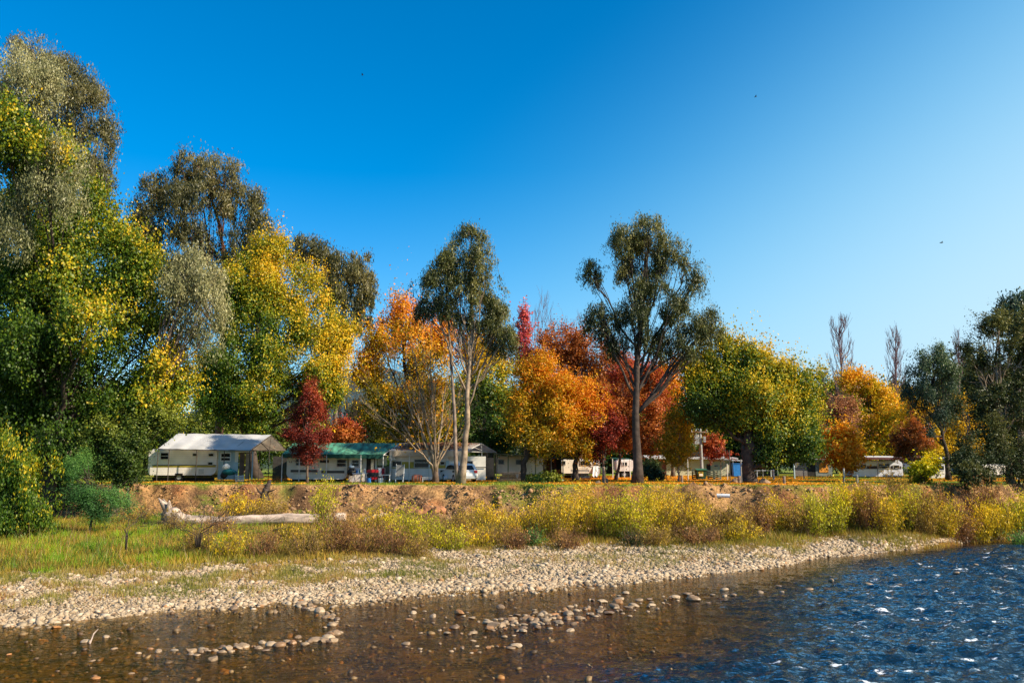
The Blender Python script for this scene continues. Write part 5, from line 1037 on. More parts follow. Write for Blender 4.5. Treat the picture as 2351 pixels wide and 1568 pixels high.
def bbq():
    c = P(zb, 1678, 700, 66); g = gz(c[0], 66); t = thing('barbecue', 'black barbecue with a bright red lid outside the green roofed caravan', 'barbecue', (c[0], 66, g))
    MB().prof(rrect(c[0] - .42, c[0] + .42, c[2] + .12, c[2] + .34, .0, 4, (.02, .02, .12, .12)), 65.75, 66.25).build('lid', REDP, t)
    MB().box((c[0], 66, c[2] - .03), (.84, .5, .28)).build('firebox', BLK, t); MB().box((c[0] + .1, 66, c[2] - .3), (.5, .4, .22)).build('drawer', REDP, t)
    for sx in (-.38, .38):
        for sy in (-.2, .2): MB().bar((c[0] + sx, 66 + sy, c[2] - .17), (c[0] + sx, 66 + sy, g), .02).build('leg', BLK, t)
bbq()
q = P(zb, 1300, 700, 67); g = gz(q[0], 67); t = thing('kettle_barbecue', 'round black kettle barbecue under a pale blue cover', 'barbecue', (q[0], 67, g))
lump('bowl', (q[0] + .05, 67, g + .75), (.38, .36, .3), BLK, 41, t); lump('cover', (q[0], 67, g + 1.15), (.26, .22, .14), M('dull_blue', (.2, .27, .35), .7, .3), 42, t)
for k in range(3): MB().bar((q[0] + .2 * cos(k * 2.1), 67 + .2 * sin(k * 2.1), g + .55), (q[0] + .36 * cos(k * 2.1), 67 + .36 * sin(k * 2.1), g), .02).build('leg', STEEL, t)
for px, m_, lab, w in ((1612, BLUEP, 'blue water drum on the grass under the red barbecue', .14), (1812, PLAST, 'white bucket between the barbecue and the folding stool', .17)):
    q = P(zb, px, 860, 65.2); g = gz(q[0], 65.2); t = thing('bucket', lab, 'bucket', (q[0], 65.2, g)); MB().tube([(q[0], 65.2, g), (q[0], 65.2, g + .36)], [w, w * 1.15], 12).build('pail', m_, t)
    MB().tube([(q[0] + w * cos(a), 65.2, g + .36 + .12 * sin(a)) for a in np.linspace(0, pi, 8)], .008, 4).build('handle', STEEL, t)
q = P(zb, 1820, 700, 66.6); g = gz(q[0], 66.6); t = thing('clothes_airer', 'rack draped with red and white washing beside the barbecue', 'airer', (q[0], 66.6, g))
mb = MB(); mb.bar((q[0] - .3, 66.6, g), (q[0] - .3, 66.6, g + 1.1)); mb.bar((q[0] + .3, 66.6, g), (q[0] + .3, 66.6, g + 1.1)); mb.bar((q[0] - .3, 66.6, g + 1.1), (q[0] + .3, 66.6, g + 1.1)); mb.build('frame', STEEL, t)
MB().box((q[0] - .08, 66.56, g + .78), (.24, .05, .62), 0, .06).build('cloth', PLAST, t); MB().box((q[0] + .16, 66.58, g + .7), (.22, .05, .75), 0, -.05).build('cloth', M('dark_red_cloth', (.25, .02, .03), .9, .3), t)
def chair(label, zn, x, Y, mat, seatm, s=1.0, stool=False, group=None):
    q = W3(zn, x, 860, Y); g = gz(q[0], Y); t = thing('folding_stool' if stool else 'deck_chair', label, 'stool' if stool else 'chair', (q[0], Y, g)); c = np.array([q[0], Y, g])
    for sx in (-.28, .28):
        MB().bar(c + [sx, -.25, 0], c + [sx + (.0 if not stool else 0), .22, .48 * s]).build('leg', mat, t); MB().bar(c + [sx, .25, 0], c + [sx, -.22, .48 * s]).build('leg', mat, t)
    MB().box(c + [0, 0, .47 * s], (.6, .46, .04)).build('seat', seatm, t)
    if not stool:
        MB().box(c + [0, .3, .92], (.56, .04, .85), 0, -.22).build('backrest', seatm, t)
        for sx in (-.3, .3): MB().bar(c + [sx, .2, .45], c + [sx, .42, 1.4], .022).build('back_post', mat, t); MB().box(c + [sx, .02, .68], (.05, .5, .03)).build('armrest', mat, t)
    return t
STR = M('striped_canvas', (.2, .2, .19), .8, .1, stripes=('X', 3.0, 1.0))
chair('white folding stool next to the bucket', zb, 1905, 65.4, PLAST, PLAST, 1.25, True); chair('white framed deck chair with dark striped back facing the river', zb, 2140, 65.2, PLAST, STR)
# satellite dish
q = P(zb, 2010, 430, 68); t = thing('satellite_dish', 'small white round dish on a pole between the green and the tan roofs', 'dish', (q[0], 68, gz(q[0], 68)))
V, F = ico(2, 55, .12); V = np.stack([V[:, 0], V[:, 2], V[:, 1]], 1) * .3; MB().add(V + q, [tuple(f) for f in F.tolist()]).build('dish', PLAST, t, smooth=True); MB().bar((q[0], 68.1, q[2]), (q[0], 68.1, gz(q[0], 68)), .025).build('mast', STEEL, t)
# ---- caravan 3 (mustard band)
Y3 = 68.4
c3 = caravan('white caravan with a broad mustard band behind the bare grey tree', zc, -128, 915, 385, 800, Y3, WHITE, (.2, .9, .35, .1))
panel('band', c3, zc, -90, 486, 858, 600, Y3, MUST, .02, .012)
for w in ((-80, 470, 95, 580, None), (305, 438, 575, 592, .6), (762, 478, 850, 542, None), (758, 622, 848, 686, None)): window(c3, zc, *w[:4], Y3 - .02, w[4])
panel('curtain_panel', c3, zc, 862, 466, 920, 586, Y3 - .02, LBLUE)
cn3 = canopy('long canvas roof littered with brown leaves over the mustard banded caravan', P(zc, -120, 288, 67.4), P(zc, 1215, 296, 67.4), P(zc, 55, 155, 70.4), P(zc, 1480, 158, 70.4), P(zc, 1745, 312, 73.4), clothmat('leafy_roof', .35, c=(.6, .53, .45), rough=.85, var=.2, sc_=.55, dirt=(.22, .12, .07)), WPOLE, (.02, .26, .52, .985), under=TARPC, valance=TARPC, vh=.42, ribs=4)
rs = np.random.default_rng(8); FL, FR, RL_, RR_ = P(zc, -120, 288, 67.4), P(zc, 1215, 296, 67.4), P(zc, 55, 155, 70.4), P(zc, 1480, 158, 70.4)
u = rs.beta(2.6, 2.8, 2600)[:, None]; v = rs.beta(1.6, 1.3, 2600)[:, None]; Q = (FL * (1 - u) + FR * u) * (1 - v) + (RL_ * (1 - u) + RR_ * u) * v; Q[:, 2] += .03
V, F, cc = leafcloud(Q, .13, .7, rs, 'any', rs.uniform(0, 1, 2600), PAL['brown']); new_mesh('leaf_litter', V, F, LEAF, cn3, ROOT[cn3.name], col=cc)
a3 = thing('annexe', 'canvas annexe with a sunlit white patch and a sagging brown flap behind the twin trunks', 'annexe', (P(zc, 1200, 820, Y3)[0], Y3 + .5, gz(2, Y3)))
panel('wall', a3, zc, 922, 392, 1190, 470, Y3 + .1, BEIGE, .04, 0); panel('wall', a3, zc, 920, 472, 1190, 604, Y3 + .05, M('sunlit_panel', (.8, .78, .74), .6, .05), .04, 0); panel('wall', a3, zc, 1192, 392, 1560, 800, Y3 + .1, CREAM, .04, 0); panel('wall', a3, zc, 920, 606, 1190, 640, Y3 + .1, BEIGE, .04, 0)  # sunlit wedge of the wall set in as a whiter panel
window(a3, zc, 1200, 465, 1342, 602, Y3, .5); panel('door', a3, zc, 1575, 415, 1700, 800, Y3 + .1, DARK, .04, 0); panel('frame_strip', a3, zc, 1345, 575, 1560, 590, Y3, BLK, .02, 0)
cloth_grid(P(zc, 890, 780, Y3 - .9), P(zc, 1090, 770, Y3 - .9), P(zc, 1090, 612, Y3 - .2), P(zc, 925, 612, Y3 - .2), 20, 10, .12, 9, 'flap', M('brown_canvas', (.36, .18, .1), .9, .25, 2), a3, 1)
# barrel, bench, tow box
q = P(zc, 365, 795, 66); g = gz(q[0], 66); t = thing('barrel', 'rusty red barrel lying on its side near the bench', 'barrel', (q[0], 66, g))
MB().tube([(q[0] - .35 + k * .1, 66 - k * .02, g + .3) for k in range(8)], [.26, .29, .3, .31, .31, .3, .29, .26], 16).build('drum', M('terracotta', (.42, .13, .07), .7, .3, 4), t)
mb = MB();
for k in (1, 4, 6): mb.tube([(q[0] - .35 + k * .1 - .01, 66 - k * .02, g + .3), (q[0] - .35 + k * .1 + .02, 66 - k * .02, g + .3)], .325, 16)
mb.build('hoops', STEEL, t)
table('low white plank bench by the foot of the bare grey tree', zc, 448, 662, 760, 65.8, PLAST, .35, .03, 'bench', 'bench')
q = P(zc, 1010, 785, 66.5); g = gz(q[0], 66.5); t = thing('tow_box', 'white box and gas bottle on the drawbar behind the twin trunks', 'tow box', (q[0], 66.5, g)); MB().prof(rrect(q[0] - .28, q[0] + .28, g + .25, g + .8, .06), 66.2, 66.8).build('box', PLAST, t); MB().tube([(q[0] - .8, 66.5, g + .32), (q[0] - .3, 66.5, g + .32)], [.16, .16], 12).build('gas_bottle', PLAST, t); MB().box((q[0], 66.5, g + .12), (.5, .4, .24)).build('stand', BLK, t)
# ---- car: silver hatchback seen from behind three quarters
def car():
    a = P(zc, 1160, 840, 66.2); b = P(zc, 1388, 655, 66.2); g = gz(b[0], 66.5); x1 = b[0]; L = 3.9; H = 1.42; Yc = 65.2; Wd = 1.7
    t = thing('parked_car', 'silver white hatchback parked behind the twin trunked gum', 'car', (x1 - L / 2, Yc + Wd / 2, g))
    pr = [(x1 - L, g + .28), (x1 - .25, g + .26), (x1 - .04, g + .38), (x1, g + .55), (x1 - .03, g + .80), (x1 - .14, g + .95), (x1 - .45, g + 1.32), (x1 - .62, g + 1.4), (x1 - 1.5, g + 1.45), (x1 - 2.3, g + 1.36), (x1 - 2.95, g + .98), (x1 - 3.75, g + .8), (x1 - L, g + .6)]
    SIL = M('silver_paint', (.72, .70, .68), .4, .06, 2)
    n = len(pr); V = []
    for d, ins in ((0, .10), (.12, 0), (Wd - .12, 0), (Wd, .10)):
        for (xx, zz) in pr:
            k = max(0, (zz - g - .9)) * .25; V.append((xx, Yc + d + (k if d < 1 else -k), zz - (ins * .3 if zz > g + .7 else 0)))
    F = [tuple(range(n)), tuple(range(4 * n - 1, 3 * n - 1, -1))]
    for s in range(3): F += [(s * n + i, s * n + (i + 1) % n, (s + 1) * n + (i + 1) % n, (s + 1) * n + i) for i in range(n)]
    MB().add(V, F).build('body', SIL, t)
    MB().prof([(x1 - .62, g + 1.0), (x1 - .78, g + 1.28), (x1 - 1.45, g + 1.33), (x1 - 1.45, g + 1.0)], Yc - .012, Yc + .05).build('side_window', GLASS, t); MB().prof([(x1 - 1.52, g + 1.0), (x1 - 1.52, g + 1.33), (x1 - 2.2, g + 1.26), (x1 - 2.62, g + 1.02)], Yc - .012, Yc + .05).build('side_window', GLASS, t)
    MB().slab([(x1 - .13, Yc + .25, g + .98), (x1 - .13, Yc + Wd - .25, g + .98), (x1 - .42, Yc + Wd - .32, g + 1.29), (x1 - .42, Yc + .32, g + 1.29)], .02).build('rear_window', GLASS, t)
    for yy in (Yc + .06, Yc + Wd - .28): MB().box((x1 - .08, yy + .11, g + .82), (.14, .26, .2)).build('tail_light', REDP, t)
    MB().box((x1 - .75, Yc - .005, g + .84), (.34, .03, .14)).build('trim', BLK, t); MB().box((x1 + .0, Yc + Wd / 2, g + .42), (.12, 1.4, .18)).build('bumper', GALV, t)
    for xx in (x1 - .72, x1 - 3.2): wheel(t, np.array([xx, Yc + .09, g + .31]), .31, .2); wheel(t, np.array([xx, Yc + Wd - .09, g + .31]), .31, .2)
    th = R(-68); rc = P(zc, 1235, 840, 64.6); t.rotation_euler = (0, 0, th); t.location = (rc[0] - cos(th) * L / 2, 64.6 - sin(th) * L / 2, g)
car()
# ---- caravan 4 and picket fence
Y4 = 73
c4 = caravan('beige caravan with black windows behind the picket fence', zc, 1760, 2560, 402, 700, Y4, CREAM, (.2, .2, .2, .2))
for w in ((1770, 442, 1885, 536), (2080, 442, 2205, 540)): window(c4, zc, *w, Y4, None)
def flat_roof(label, zn, x0, y0, x1, y1, Y, mat, pole, n=4, th=.08, dep=3.0, slope=.02, name='canopy', group=None, cat='canopy'):
    a = W3(zn, x0, y0, Y); b = W3(zn, x1, y1, Y); g = gz((a[0] + b[0]) / 2, Y); t = thing(name, label, cat, ((a[0] + b[0]) / 2, Y + dep / 2, g), group); s = np.array([0, dep, -slope * dep + .12])
    MB().slab([a, b, b + s, a + s], th).build('roof', mat, t)
    for k in range(n):
        f = (k + .05) / (n - .9) if n > 1 else .5; A = a * (1 - f) + b * f; MB().bar(A + [0, .05, 0], (A[0], A[1] + .05, gz(A[0], A[1]) - .05), .045, 7).build('post', pole, t)
    return t
flat_roof('flat dark timber awning with mossy edge over the picket fence', zc, 1700, 350, 2440, 392, 70.5, M('mossy_timber', (.14, .12, .05), .9, .4, 3), M('mossy_post', (.14, .15, .06), .9, .3), 4)
board_fence('weathered grey picket fence beside the leaning trunk', zc, 1770, 648, 2165, 835, 68.2, WOOD, 30, .05, name='picket_fence')
board_fence('darker picket railing behind the silver hatchback', zc, 1395, 655, 1700, 835, 68.6, M('dark_wood', (.14, .09, .06), .9, .3), 17, .09, name='picket_fence')
c5 = caravan('old caravan end with a sloping front and a small louvred window behind the orange trunk', zd, 130, 232, 148, 292, 77.5, DIM, (.1, .1, .3, .3), wheels=(), group='caravans parked along the river bank')
window(c5, zd, 145, 178, 205, 235, 77.5, .5)
flat_roof('low dark corrugated roof between the orange leaved trees', zd, 110, 150, 590, 178, 73.5, M('dark_iron', (.12, .11, .13), .5, .3, 3, stripes=('X', 4, .4)), STEEL, 5, dep=5)
c6 = caravan('dim white caravan behind the pale metal railing', zd, 455, 765, 186, 318, 80, CREAM, (.2, .2, .1, .1)); window(c6, zd, 465, 192, 495, 236, 80, None); window(c6, zd, 636, 192, 742, 240, 80, None)
sh = thing('shed', 'dark red timber shed wall under the low corrugated roof', 'shed', (P(zd, 330, 330, 77)[0], 78, gz(5, 78)))
panel('wall', sh, zd, 235, 182, 400, 350, 77.2, BRICK, .1, 0); panel('wall', sh, zd, 402, 182, 450, 350, 77.2, DARK, .1, 0); panel('door', sh, zd, 275, 185, 300, 275, 77.1, BEIGE, .04, 0); panel('panel', sh, zd, 385, 280, 442, 352, 76.9, M('orange_panel', (.55, .16, .04), .7, .2), .04, 0)
board_fence('pale vertical metal railing in front of the dim white caravan', zd, 545, 268, 732, 358, 77, GALV, 22, .09, name='metal_fence')
c7 = caravan('small cream caravan with a white window left of the tall gum trunk', zd, 762, 838, 190, 330, 83, DIM, (.2, .2, .1, .1), wheels=(), group='caravans parked along the river bank'); window(c7, zd, 772, 196, 828, 242, 83, .5, .06, PLAST)
t = thing('white_sheet', 'white plastic sheet hanging slantwise by the dark crimson tree', 'sheet', P(zd, 800, 350, 80)); cloth_grid(P(zd, 762, 345, 79.6), P(zd, 822, 340, 79.6), P(zd, 835, 240, 80), P(zd, 772, 240, 80), 14, 10, .15, 4, 'cloth', PLAST, t, 2)
MB().bar(P(zd, 770, 238, 80), P(zd, 840, 238, 80), .03).build('pole', STEEL, t)
c8 = caravan('grey white caravan seen between the two trunks next to the tall gum', zd, 1005, 1172, 188, 296, 88, WHITE, (.2, .2, .1, .1)); window(c8, zd, 1060, 205, 1110, 245, 88, None)
flat_roof('small dark green awning on white poles left of the tall gum', zd, 960, 170, 1140, 176, 85, VALG, WPOLE, 4, .06, 2.2)
# ---- long cream building
YB = 101
bl = thing('long_building', 'long low cream building with a brick end behind the bins', 'building', (P(ze, 600, 555, YB)[0], YB + 3, gz(20, YB)))
panel('wall', bl, ze, 306, 404, 962, 572, YB, M('cream_wall', (.55, .5, .33), .8, .1, 1), .2, 0); panel('brick_wall', bl, ze, 150, 404, 304, 572, YB + .002, BRICK, .2, 0)
a = P(ze, 122, 392, YB - 1); b = P(ze, 1022, 396, YB - 1); MB().slab([a, b, b + [0, 7, .35], a + [0, 7, .35]], .14).build('roof', M('pale_roof', (.6, .58, .55), .6, .15), bl)
f = panel('door', bl, ze, 708, 450, 745, 560, YB - .1, DARK, .06, 0); window(bl, ze, 780, 458, 822, 475, YB - .13, None); window(bl, ze, 400, 440, 440, 465, YB - .13, None)
MB().box(P(ze, 640, 372, YB + 2), (2.0, 1.2, 1.1)).build('roof_unit', BLK, bl)
# power pole
def pole():
    Y = 77; bq = P(ze, 662, 590, Y); g = gz(bq[0], Y); tpz = P(ze, 650, 92, Y); t = thing('power_pole', 'grey power pole with a transformer behind the bins', 'pole', (bq[0], Y, g)); x = bq[0]
    MB().tube([(x, Y, g), (x - .05, Y, tpz[2])], [.17, .11], 10).build('pole', M('concrete', (.33, .33, .32), .8, .2), t)
    z1 = P(ze, 640, 215, Y)[2]
    tr_ = MB().prof(rrect(x - .62, x - .22, z1 - .32, z1 + .32, .05), Y - .3, Y + .2).build('transformer', GALV, t)
    for dx in (-.55, -.4, -.28): MB().tube([(x + dx, Y - .1, z1 + .32), (x + dx, Y - .1, z1 + .42), (x + dx, Y - .1, z1 + .55)], [.05, .035, .05], 8).build('insulator', PLAST, tr_)
    MB().box((x + .28, Y - .1, z1 + .1), (.2, .3, .5)).build('switch_box', GALV, t)
    MB().box((x - .15, Y - .12, tpz[2] - .35), (1.5, .1, .1)).build('crossarm', WOOD, t)
    for dx in (-.85, -.45, .5): MB().tube([(x + dx, Y - .12, tpz[2] - .3), (x + dx, Y - .12, tpz[2] - .12)], [.05, .03], 8).build('insulator', PLAST, t)
    for dx in (-.85, -.45): MB().tube([(x + dx, Y - .12, tpz[2] - .15), (x + dx - .15, Y - .2, tpz[2] - .7), (x + dx * .6 - .1, Y - .1, z1 + .5)], .012, 4).build('wire', WPOLE, t)
pole()
# bins inside slatted fences
def slat_fence(label, zn, x0, x1, y0, y1, Y, mat, n=5, post=None):
    a = W3(zn, x0, y1, Y); b = W3(zn, x1, y0, Y); g = gz(a[0], Y); t = thing('slat_fence', label, 'fence', ((a[0] + b[0]) / 2, Y, g)); H = b[2] - g
    for k in range(n): pass
    mb = MB()
    for k in range(n): mb.box(((a[0] + b[0]) / 2, Y, g + H * (k + .6) / n), (b[0] - a[0], .03, H / n * .6))
    mb.build('slats', mat, t)
    for xx in (a[0] + .05, b[0] - .05): MB().box((xx, Y + .05, g + H / 2), (.09, .06, H)).build('post', post or mat, t)
    return t
SLAT = M('green_grey_slat', (.16, .2, .15), .8, .3)
slat_fence('dark slatted screen on the near side of the green bin', ze, 562, 616, 508, 612, 74.6, M('dark_slat', (.07, .09, .07), .8, .3)); slat_fence('dark slatted screen between the bin and the paler screen', ze, 718, 782, 510, 612, 74.8, MATS['dark_slat']); slat_fence('pale green slatted screen at the far side of the bin', ze, 786, 850, 508, 612, 74.4, SLAT)
def bin_():
    Y = 74.2; c = P(ze, 662, 560, Y); g = gz(c[0], Y); t = thing('waste_bin', 'dark green waste bin with a yellow and white notice', 'bin', (c[0], Y + .5, g)); x = c[0]
    a = P(ze, 612, 512, Y); b = P(ze, 712, 512, Y); w0 = (b[0] - a[0]) / 2; H = a[2] - g; V = []
    for z, s, d in ((g + .12, .78, .1), (g + H, 1.0, 0)):
        for sx, sy in ((-1, 0), (1, 0), (1, 1), (-1, 1)): V.append((x + sx * w0 * s, Y + (d if sy == 0 else 1.0 - d), z))
    MB().add(V, [(3, 2, 1, 0), (4, 5, 6, 7), (0, 1, 5, 4), (1, 2, 6, 5), (2, 3, 7, 6), (3, 0, 4, 7)]).build('tub', M('bin_green', (.025, .07, .045), .5, .2), t)
    MB().slab([(x - w0 * 1.06, Y - .06, g + H + .03), (x + w0 * 1.06, Y - .06, g + H + .03), (x + w0 * 1.06, Y + 1.05, g + H + .12), (x - w0 * 1.06, Y + 1.05, g + H + .12)], .05).build('lid', M('lid_green', (.04, .16, .09), .5), t)
    s = panel('notice', t, ze, 630, 526, 672, 572, Y, M('notice_yellow', (.75, .5, .03), .6, .1), .02, -.02)
    panel('notice_text', s, ze, 634, 546, 668, 568, Y, M('notice_white', (.75, .72, .66), .6, .1), .01, -.004); mb = MB()
    for k in range(3):
        A = W3(ze, 635, 530 + k * 5, Y); B = W3(ze, 667, 530 + k * 5, Y); mb.box(((A[0] + B[0]) / 2, Y + .008, A[2]), (B[0] - A[0], .006, .03))
    mb.build('lettering', BLK, s)
    for sx in (-.5, .5):
        for yy in (.2, .8): MB().tube([(x + sx * w0 - .03, Y + yy, g + .07), (x + sx * w0 + .03, Y + yy, g + .07)], .07, 8).build('castor', TYRE, t)
bin_()
# bollards and stakes
def post(label, zn, x, ytop, Y, r, mat, name='bollard', cat='bollard', group=None, cap=True):
    a = W3(zn, x, ytop, Y); g = gz(a[0], Y); t = thing(name, label, cat, (a[0], Y, g), group); MB().tube([(a[0], Y, g - .05), (a[0], Y, a[2] - .03), (a[0], Y, a[2])], [r, r, r * .7], 9).build('shaft', mat, t)
    return t
post('short round timber bollard on the lawn before the cream building', ze, 457, 560, 62, .10, WOOD); post('thin pale pole at the foot of the red sapling', ze, 516, 400, 70, .04, WPOLE, 'stake', 'stake'); post('dark thin stake between the bins and the round elm', ze, 931, 310, 61, .035, DPOLE, 'stake', 'stake')
post('pale thin stake holding the red sapling', ze, 910, 448, 74, .045, WPOLE, 'stake', 'stake'); post('grey stake close to the round elm trunk', ze, 1047, 405, 63, .05, STEEL, 'stake', 'stake')
post('squared timber bollard leaning against the rock by the round elm', ze, 1030, 566, 62.5, .12, WOOD); post('timber bollard on the path past the round elm', zf, 283, 345, 60.5, .10, WOOD); post('timber bollard under the small orange maple', zf, 1010, 335, 62, .10, STEEL); post('pale stake tied to the small orange maple', zf, 880, 268, 66, .06, WPOLE, 'stake', 'stake')
post('white shelter pole by the long bench', zf, 178, 282, 78, .09, WPOLE, 'stake', 'pole'); post('teal tinted pole at the grey cabin corner', zf, 382, 210, 80, .07, LBLUE, 'stake', 'pole'); post('leaning pale stake before the grey cabin', zf, 475, 205, 78, .05, STEEL, 'stake', 'stake')
post('weathered upright post beside the low stump on the leaf covered lawn', zd, 873, 252, 61.5, .10, WOOD, 'timber_post', 'post')
def boulder(label, zn, x, y, wpx, hpx, Y, mat, seed, name='boulder', on=None):
    a = W3(zn, x, y, Y); g = gz(a[0], Y); m = mpp(Y) / 1.1646 * (zn(1, 0)[0] - zn(0, 0)[0]) * 1.1646; V, F = ico(3, seed, 1.0, 1)
    V *= 1 + .16 * (vn(V[:, 0] + 9, V[:, 1] + 9, V[:, 2] + 9, 3.5, seed)[:, None] - .5); V = V * np.array([wpx * m / 2, wpx * m / 2.4, hpx * m * .62]) + np.array([a[0], Y, g + hpx * m * .32])
    o = MB().add(V, [tuple(f) for f in F.tolist()]).build(name, mat, None, np.array([a[0], Y, g])); tag(o, label, 'boulder'); return o
boulder('wedge shaped tan boulder behind the squared bollard', ze, 995, 605, 90, 60, 63.5, ROCKM, 71); boulder('big blocky tan boulder past the round elm trunk', ze, 1280, 600, 118, 70, 61.5, ROCKM, 72); boulder('low brown boulder at the lawn edge beside the weathered post', zd, 820, 412, 62, 34, 60.5, ROCKM, 73); boulder('pale upright rock right behind the weathered post', zd, 907, 395, 26, 62, 61, ROCKM, 74)
# shelter with bench and blue bin
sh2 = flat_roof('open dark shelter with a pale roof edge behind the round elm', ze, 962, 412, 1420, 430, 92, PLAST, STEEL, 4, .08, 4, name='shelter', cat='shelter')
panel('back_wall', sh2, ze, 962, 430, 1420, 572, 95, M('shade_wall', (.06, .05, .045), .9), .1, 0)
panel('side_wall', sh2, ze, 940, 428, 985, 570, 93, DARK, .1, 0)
q = P(ze, 1010, 560, 91); g = gz(q[0], 91); t = thing('blue_bin', 'bright blue wheeled bin in front of the dark shelter', 'bin', (q[0], 91, g)); MB().prof([(q[0] - .38, g + .1), (q[0] + .38, g + .1), (q[0] + .46, g + 1.35), (q[0] - .46, g + 1.35)], 90.7, 91.4).build('tub', BLUEP, t); MB().box((q[0], 91.05, g + 1.4), (1.0, .8, .07)).build('lid', BLUEP, t); MB().tube([(q[0] - .3, 91.4, g + .1), (q[0] + .3, 91.4, g + .1)], .1, 8).build('wheels', TYRE, t)
table('long white bench table under the dark shelter', zf, 0, 170, 290, 90, PLAST, .8, .05, 'table', 'long_table')
# grey cabin with orange sheet
cb = thing('cabin', 'small grey boarded cabin with an orange sheet hung on its front', 'cabin', (P(zf, 560, 330, 92)[0], 93, gz(33, 92)))
panel('wall', cb, zf, 388, 212, 512, 345, 92, M('grey_boards', (.2, .18, .17), .8, .15, stripes=('Z', 3, .6)), .1, 0); panel('wall', cb, zf, 514, 205, 600, 345, 92.05, DARK, .1, 0); panel('wall', cb, zf, 602, 200, 760, 345, 92, M('teal_grey_wall', (.2, .22, .2), .8), .1, 0)
s_ = panel('orange_sheet', cb, zf, 638, 225, 724, 308, 91.9, M('orange_cloth', (.75, .3, .04), .8, .15), .03, 0); panel('opening', s_, zf, 682, 232, 702, 262, 91.88, DARK, .03, 0)
a = P(zf, 555, 172, 91.2); b = P(zf, 790, 185, 91.2); MB().slab([a, b, b + [0, 4, .1], a + [0, 4, .1]], .12).build('roof', M('grey_roof', (.25, .24, .24), .6), cb)
# ---- white and brown caravan at right
Y7 = 88
c9 = caravan('white caravan with a dark brown upper band at the far lawn', zg, -205, 248, 178, 316, Y7, M('smooth_white', (.66, .66, .72), .5, .06), (.25, .25, .4, .6), wheels=(.6,), group='caravans parked along the river bank')
panel('band', c9, zg, -185, 222, 235, 248, Y7, M('dark_band', (.05, .03, .03), .6), .02, .012); window(c9, zg, 30, 200, 132, 245, Y7 - .03, .55); window(c9, zg, 160, 212, 218, 246, Y7 - .03, None); window(c9, zg, -140, 205, -80, 240, Y7 - .03, None); panel('shade_skirt', c9, zg, -190, 318, 240, 350, Y7 + .3, BLK, .05, 0)
flat_roof('long maroon and white flat roof over the white and brown caravan', zg, -225, 152, 262, 156, 86.5, M('maroon_roof', (.12, .04, .04), .6, .2), DPOLE, 3, .22, 3.2); 
a = P(zg, -215, 140, 86.6); b = P(zg, 240, 142, 86.6); o = MB().slab([a, b, b + [0, 3, .1], a + [0, 3, .1]], .1)
o.build('roof_sheet', PLAST, [q for q in bpy.data.objects if q.get('label', '').startswith('long maroon')][0])
c10 = caravan('narrow cream caravan end behind the small red topped tree', zg, 322, 380, 198, 285, 90, CREAM, (.1, .1, .2, .3), wheels=(), group='caravans parked along the river bank'); window(c10, zg, 330, 210, 368, 268, 90, .5)
c11 = caravan('white caravan with a pale green window behind the yellow shrub', zg, 502, 640, 202, 335, 86, WHITE, (.2, .2, .3, .3), group='caravans parked along the river bank'); window(c11, zg, 515, 215, 622, 262, 86, None, .05, PLAST)
flat_roof('flat grey roof on dark posts in front of the caravan with the green window', zg, 430, 172, 665, 180, 84, M('grey_iron', (.2, .2, .23), .5, .2), DPOLE, 3, .1, 3); flat_roof('blue grey raised roof sheet behind the yellow trees', zg, 492, 142, 668, 150, 90, M('blue_iron', (.2, .22, .3), .5, .2), DPOLE, 2, .2, 3)
c12 = caravan('dim caravan in deep shade behind the dark saplings', zg, 930, 1180, 215, 300, 84, CREAM, (.2, .2, .2, .2), group='caravans parked along the river bank'); window(c12, zg, 985, 232, 1040, 262, 84, None)
t = thing('blue_tarp', 'crumpled blue tarp over a heap in the shade of the dark gums', 'tarp', P(zg, 785, 280, 80)); lump('sheet', P(zg, 785, 245, 80), (1.0, .8, .75), M('blue_tarp', (.03, .12, .25), .5, .3, 3), 61, t)
# pipe, stump, logs
q0 = P(ze, 808, 764, 55.5); q1 = P(ze, 940, 768, 55.3); t = thing('drain_pipe', 'short white pipe sticking out of the bare bank', 'pipe', (q0 + q1) / 2); MB().tube([q0, q1], .13, 14).build('tube', PLAST, t)
def log(name, label, pts, rad, Y, mat, n=12, seed=1, cat='log', bury=.3, roots=0, zadd=0):
    rs = np.random.default_rng(seed); P_ = []
    for (px, py), yy in zip(pts, Y): P_.append(at(px, py, yy))
    P_ = np.array(P_); t = thing(name, label, cat, P_.mean(0)); u = np.linspace(0, 1, 26); uu = np.linspace(0, 1, len(P_)); T = np.stack([np.interp(u, uu, P_[:, k]) for k in range(3)], 1); T += rs.normal(0, .025, T.shape); rad = np.interp(u, uu, rad) * np.exp(rs.normal(0, .05, 26))
    MB().tube(T, rad, 12).build('trunk', mat, t, smooth=True)
    for k in range(roots):
        a = rs.uniform(0, 2 * pi); d = np.array([-.5 + rs.normal(0, .3), cos(a) * .8, sin(a)]); L = rs.uniform(.5, 1.1); MB().tube([T[0], T[0] + d * L * .5, T[0] + d * L + [0, 0, rs.normal(0, .1)]], [rad[0] * .6, rad[0] * .35, .03], 7).build('root', mat, t, smooth=True)
    return t
log('fallen_log', 'long bleached fallen log with a root end lying at the foot of the bank', [(386, 1172), (400, 1188), (430, 1196), (520, 1197), (620, 1192), (700, 1191), (795, 1186)], [.5, .44, .32, .28, .3, .32, .24], [50.2, 50.0, 50, 50, 50.2, 50.4, 50.8], DEAD, seed=3, roots=7)
log('driftwood', 'short pale piece of driftwood beyond the end of the long log', [(836, 1196), (860, 1186), (888, 1180)], [.16, .14, .09], [52, 52.5, 53], DEAD, seed=4)
log('driftwood', 'thin dark branch lying in the grass under the long log', [(628, 1217), (650, 1213), (682, 1216)], [.06, .09, .05], [45.5, 45.5, 45.5], BARKD, seed=5)
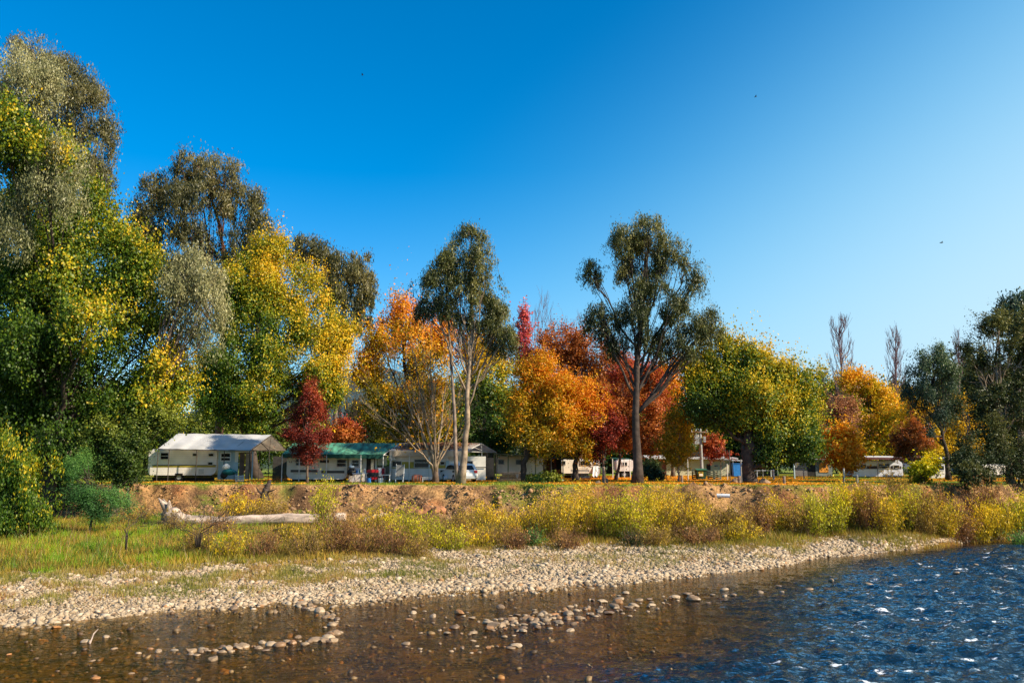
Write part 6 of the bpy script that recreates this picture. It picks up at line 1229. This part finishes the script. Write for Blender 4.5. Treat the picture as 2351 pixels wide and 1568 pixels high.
t = log('tree_stump', 'splintered dark stump standing at the lip of the bank below the white roof', [(607, 1150), (608, 1135), (613, 1118), (621, 1102)], [.36, .24, .2, .06], [56.8, 56.8, 56.9, 57], BARKD, seed=6, cat='stump', roots=0)
MB().tube([at(608, 1138, 56.8), at(594, 1128, 56.6), at(588, 1118, 56.5)], [.1, .07, .02], 6).build('splinter', BARKD, t); MB().tube([at(610, 1130, 56.8), at(625, 1126, 56.6), at(634, 1122, 56.5)], [.08, .05, .015], 6).build('splinter', BARKD, t)
for k, (px, py, w, h, lab) in enumerate(((945, 1128, 26, 22, 'reddish brown rock uppermost in the bare bank'), (978, 1136, 40, 26, 'widest red rock jutting from the bare bank'), (1008, 1130, 30, 20, 'flat red rock at the far end of the exposed rocks'), (962, 1150, 26, 20, 'small red rock low in the exposed group'), (1000, 1155, 24, 18, 'orange rock at the bottom of the bare bank'), (1680, 1130, 28, 20, 'brown rock in the bank left of the white pipe'), (1770, 1140, 34, 22, 'brown rock below the big boulder on the bare slope'), (560, 1126, 14, 12, 'small pale stone on the bank below the white roof'))):
    Yr = 55.3 + .6 * (1150 - py) / 30; q = at(px, py, Yr); zt = gz(q[0], Yr)
    V, F = ico(3, 300 + k, .9, 1); V *= 1 + .22 * (vn(V[:, 0] + 9, V[:, 1] + 9, V[:, 2] + 9, 3, k)[:, None] - .5); m = mpp(Yr); V = V * np.array([w * m * .55, w * m * .5, h * m * .6]) + np.array([q[0], Yr, zt + h * m * .1])
    tag(MB().add(V, [tuple(f) for f in F.tolist()]).build('bank_rock', REDROCK if k < 5 else ROCKM, None, np.array([q[0], Yr, zt])), lab, 'rock', 'rocks in the bank')
# stick at the blocky stone
t = thing('stick', 'broken pale stick leaning on the blocky stone in the pool', 'stick', gp(215, 1472)); MB().tube([gp(206, 1478), gp(206, 1478) * .5 + gp(222, 1466) * .5 + [0, 0, .2], gp(224, 1470) + [0, 0, .3]], [.02, .018, .01], 5).build('twig', DEAD, t)
# birds
def bird(label, px, py, Y, s):
    c = at(px, py, Y); t = thing('bird', label, 'bird', c); mb = MB()
    mb.tube([c + [-.35 * s, 0, -.02], c + [-.1 * s, 0, 0], c + [.15 * s, 0, .02], c + [.34 * s, 0, .03]], [.01, .08 * s, .07 * s, .01], 7)
    for sy in (-1, 1): mb.add([c + [.12 * s, 0, .03], c + [-.1 * s, 0, .03], c + [-.14 * s, sy * .45 * s, .28 * s], c + [.1 * s, sy * .4 * s, .26 * s], c + [-.05 * s, sy * .85 * s, .12 * s]], [(0, 1, 2, 3), (3, 2, 4)])
    mb.build('body', BLK, t)
bird('tiny dark bird high in the deep blue sky', 832, 173, 120, .6); bird('tiny dark bird in the sky above the tall open gum', 1735, 223, 120, .6); bird('tiny dark bird in the pale sky toward the sun side', 2162, 558, 110, .6)
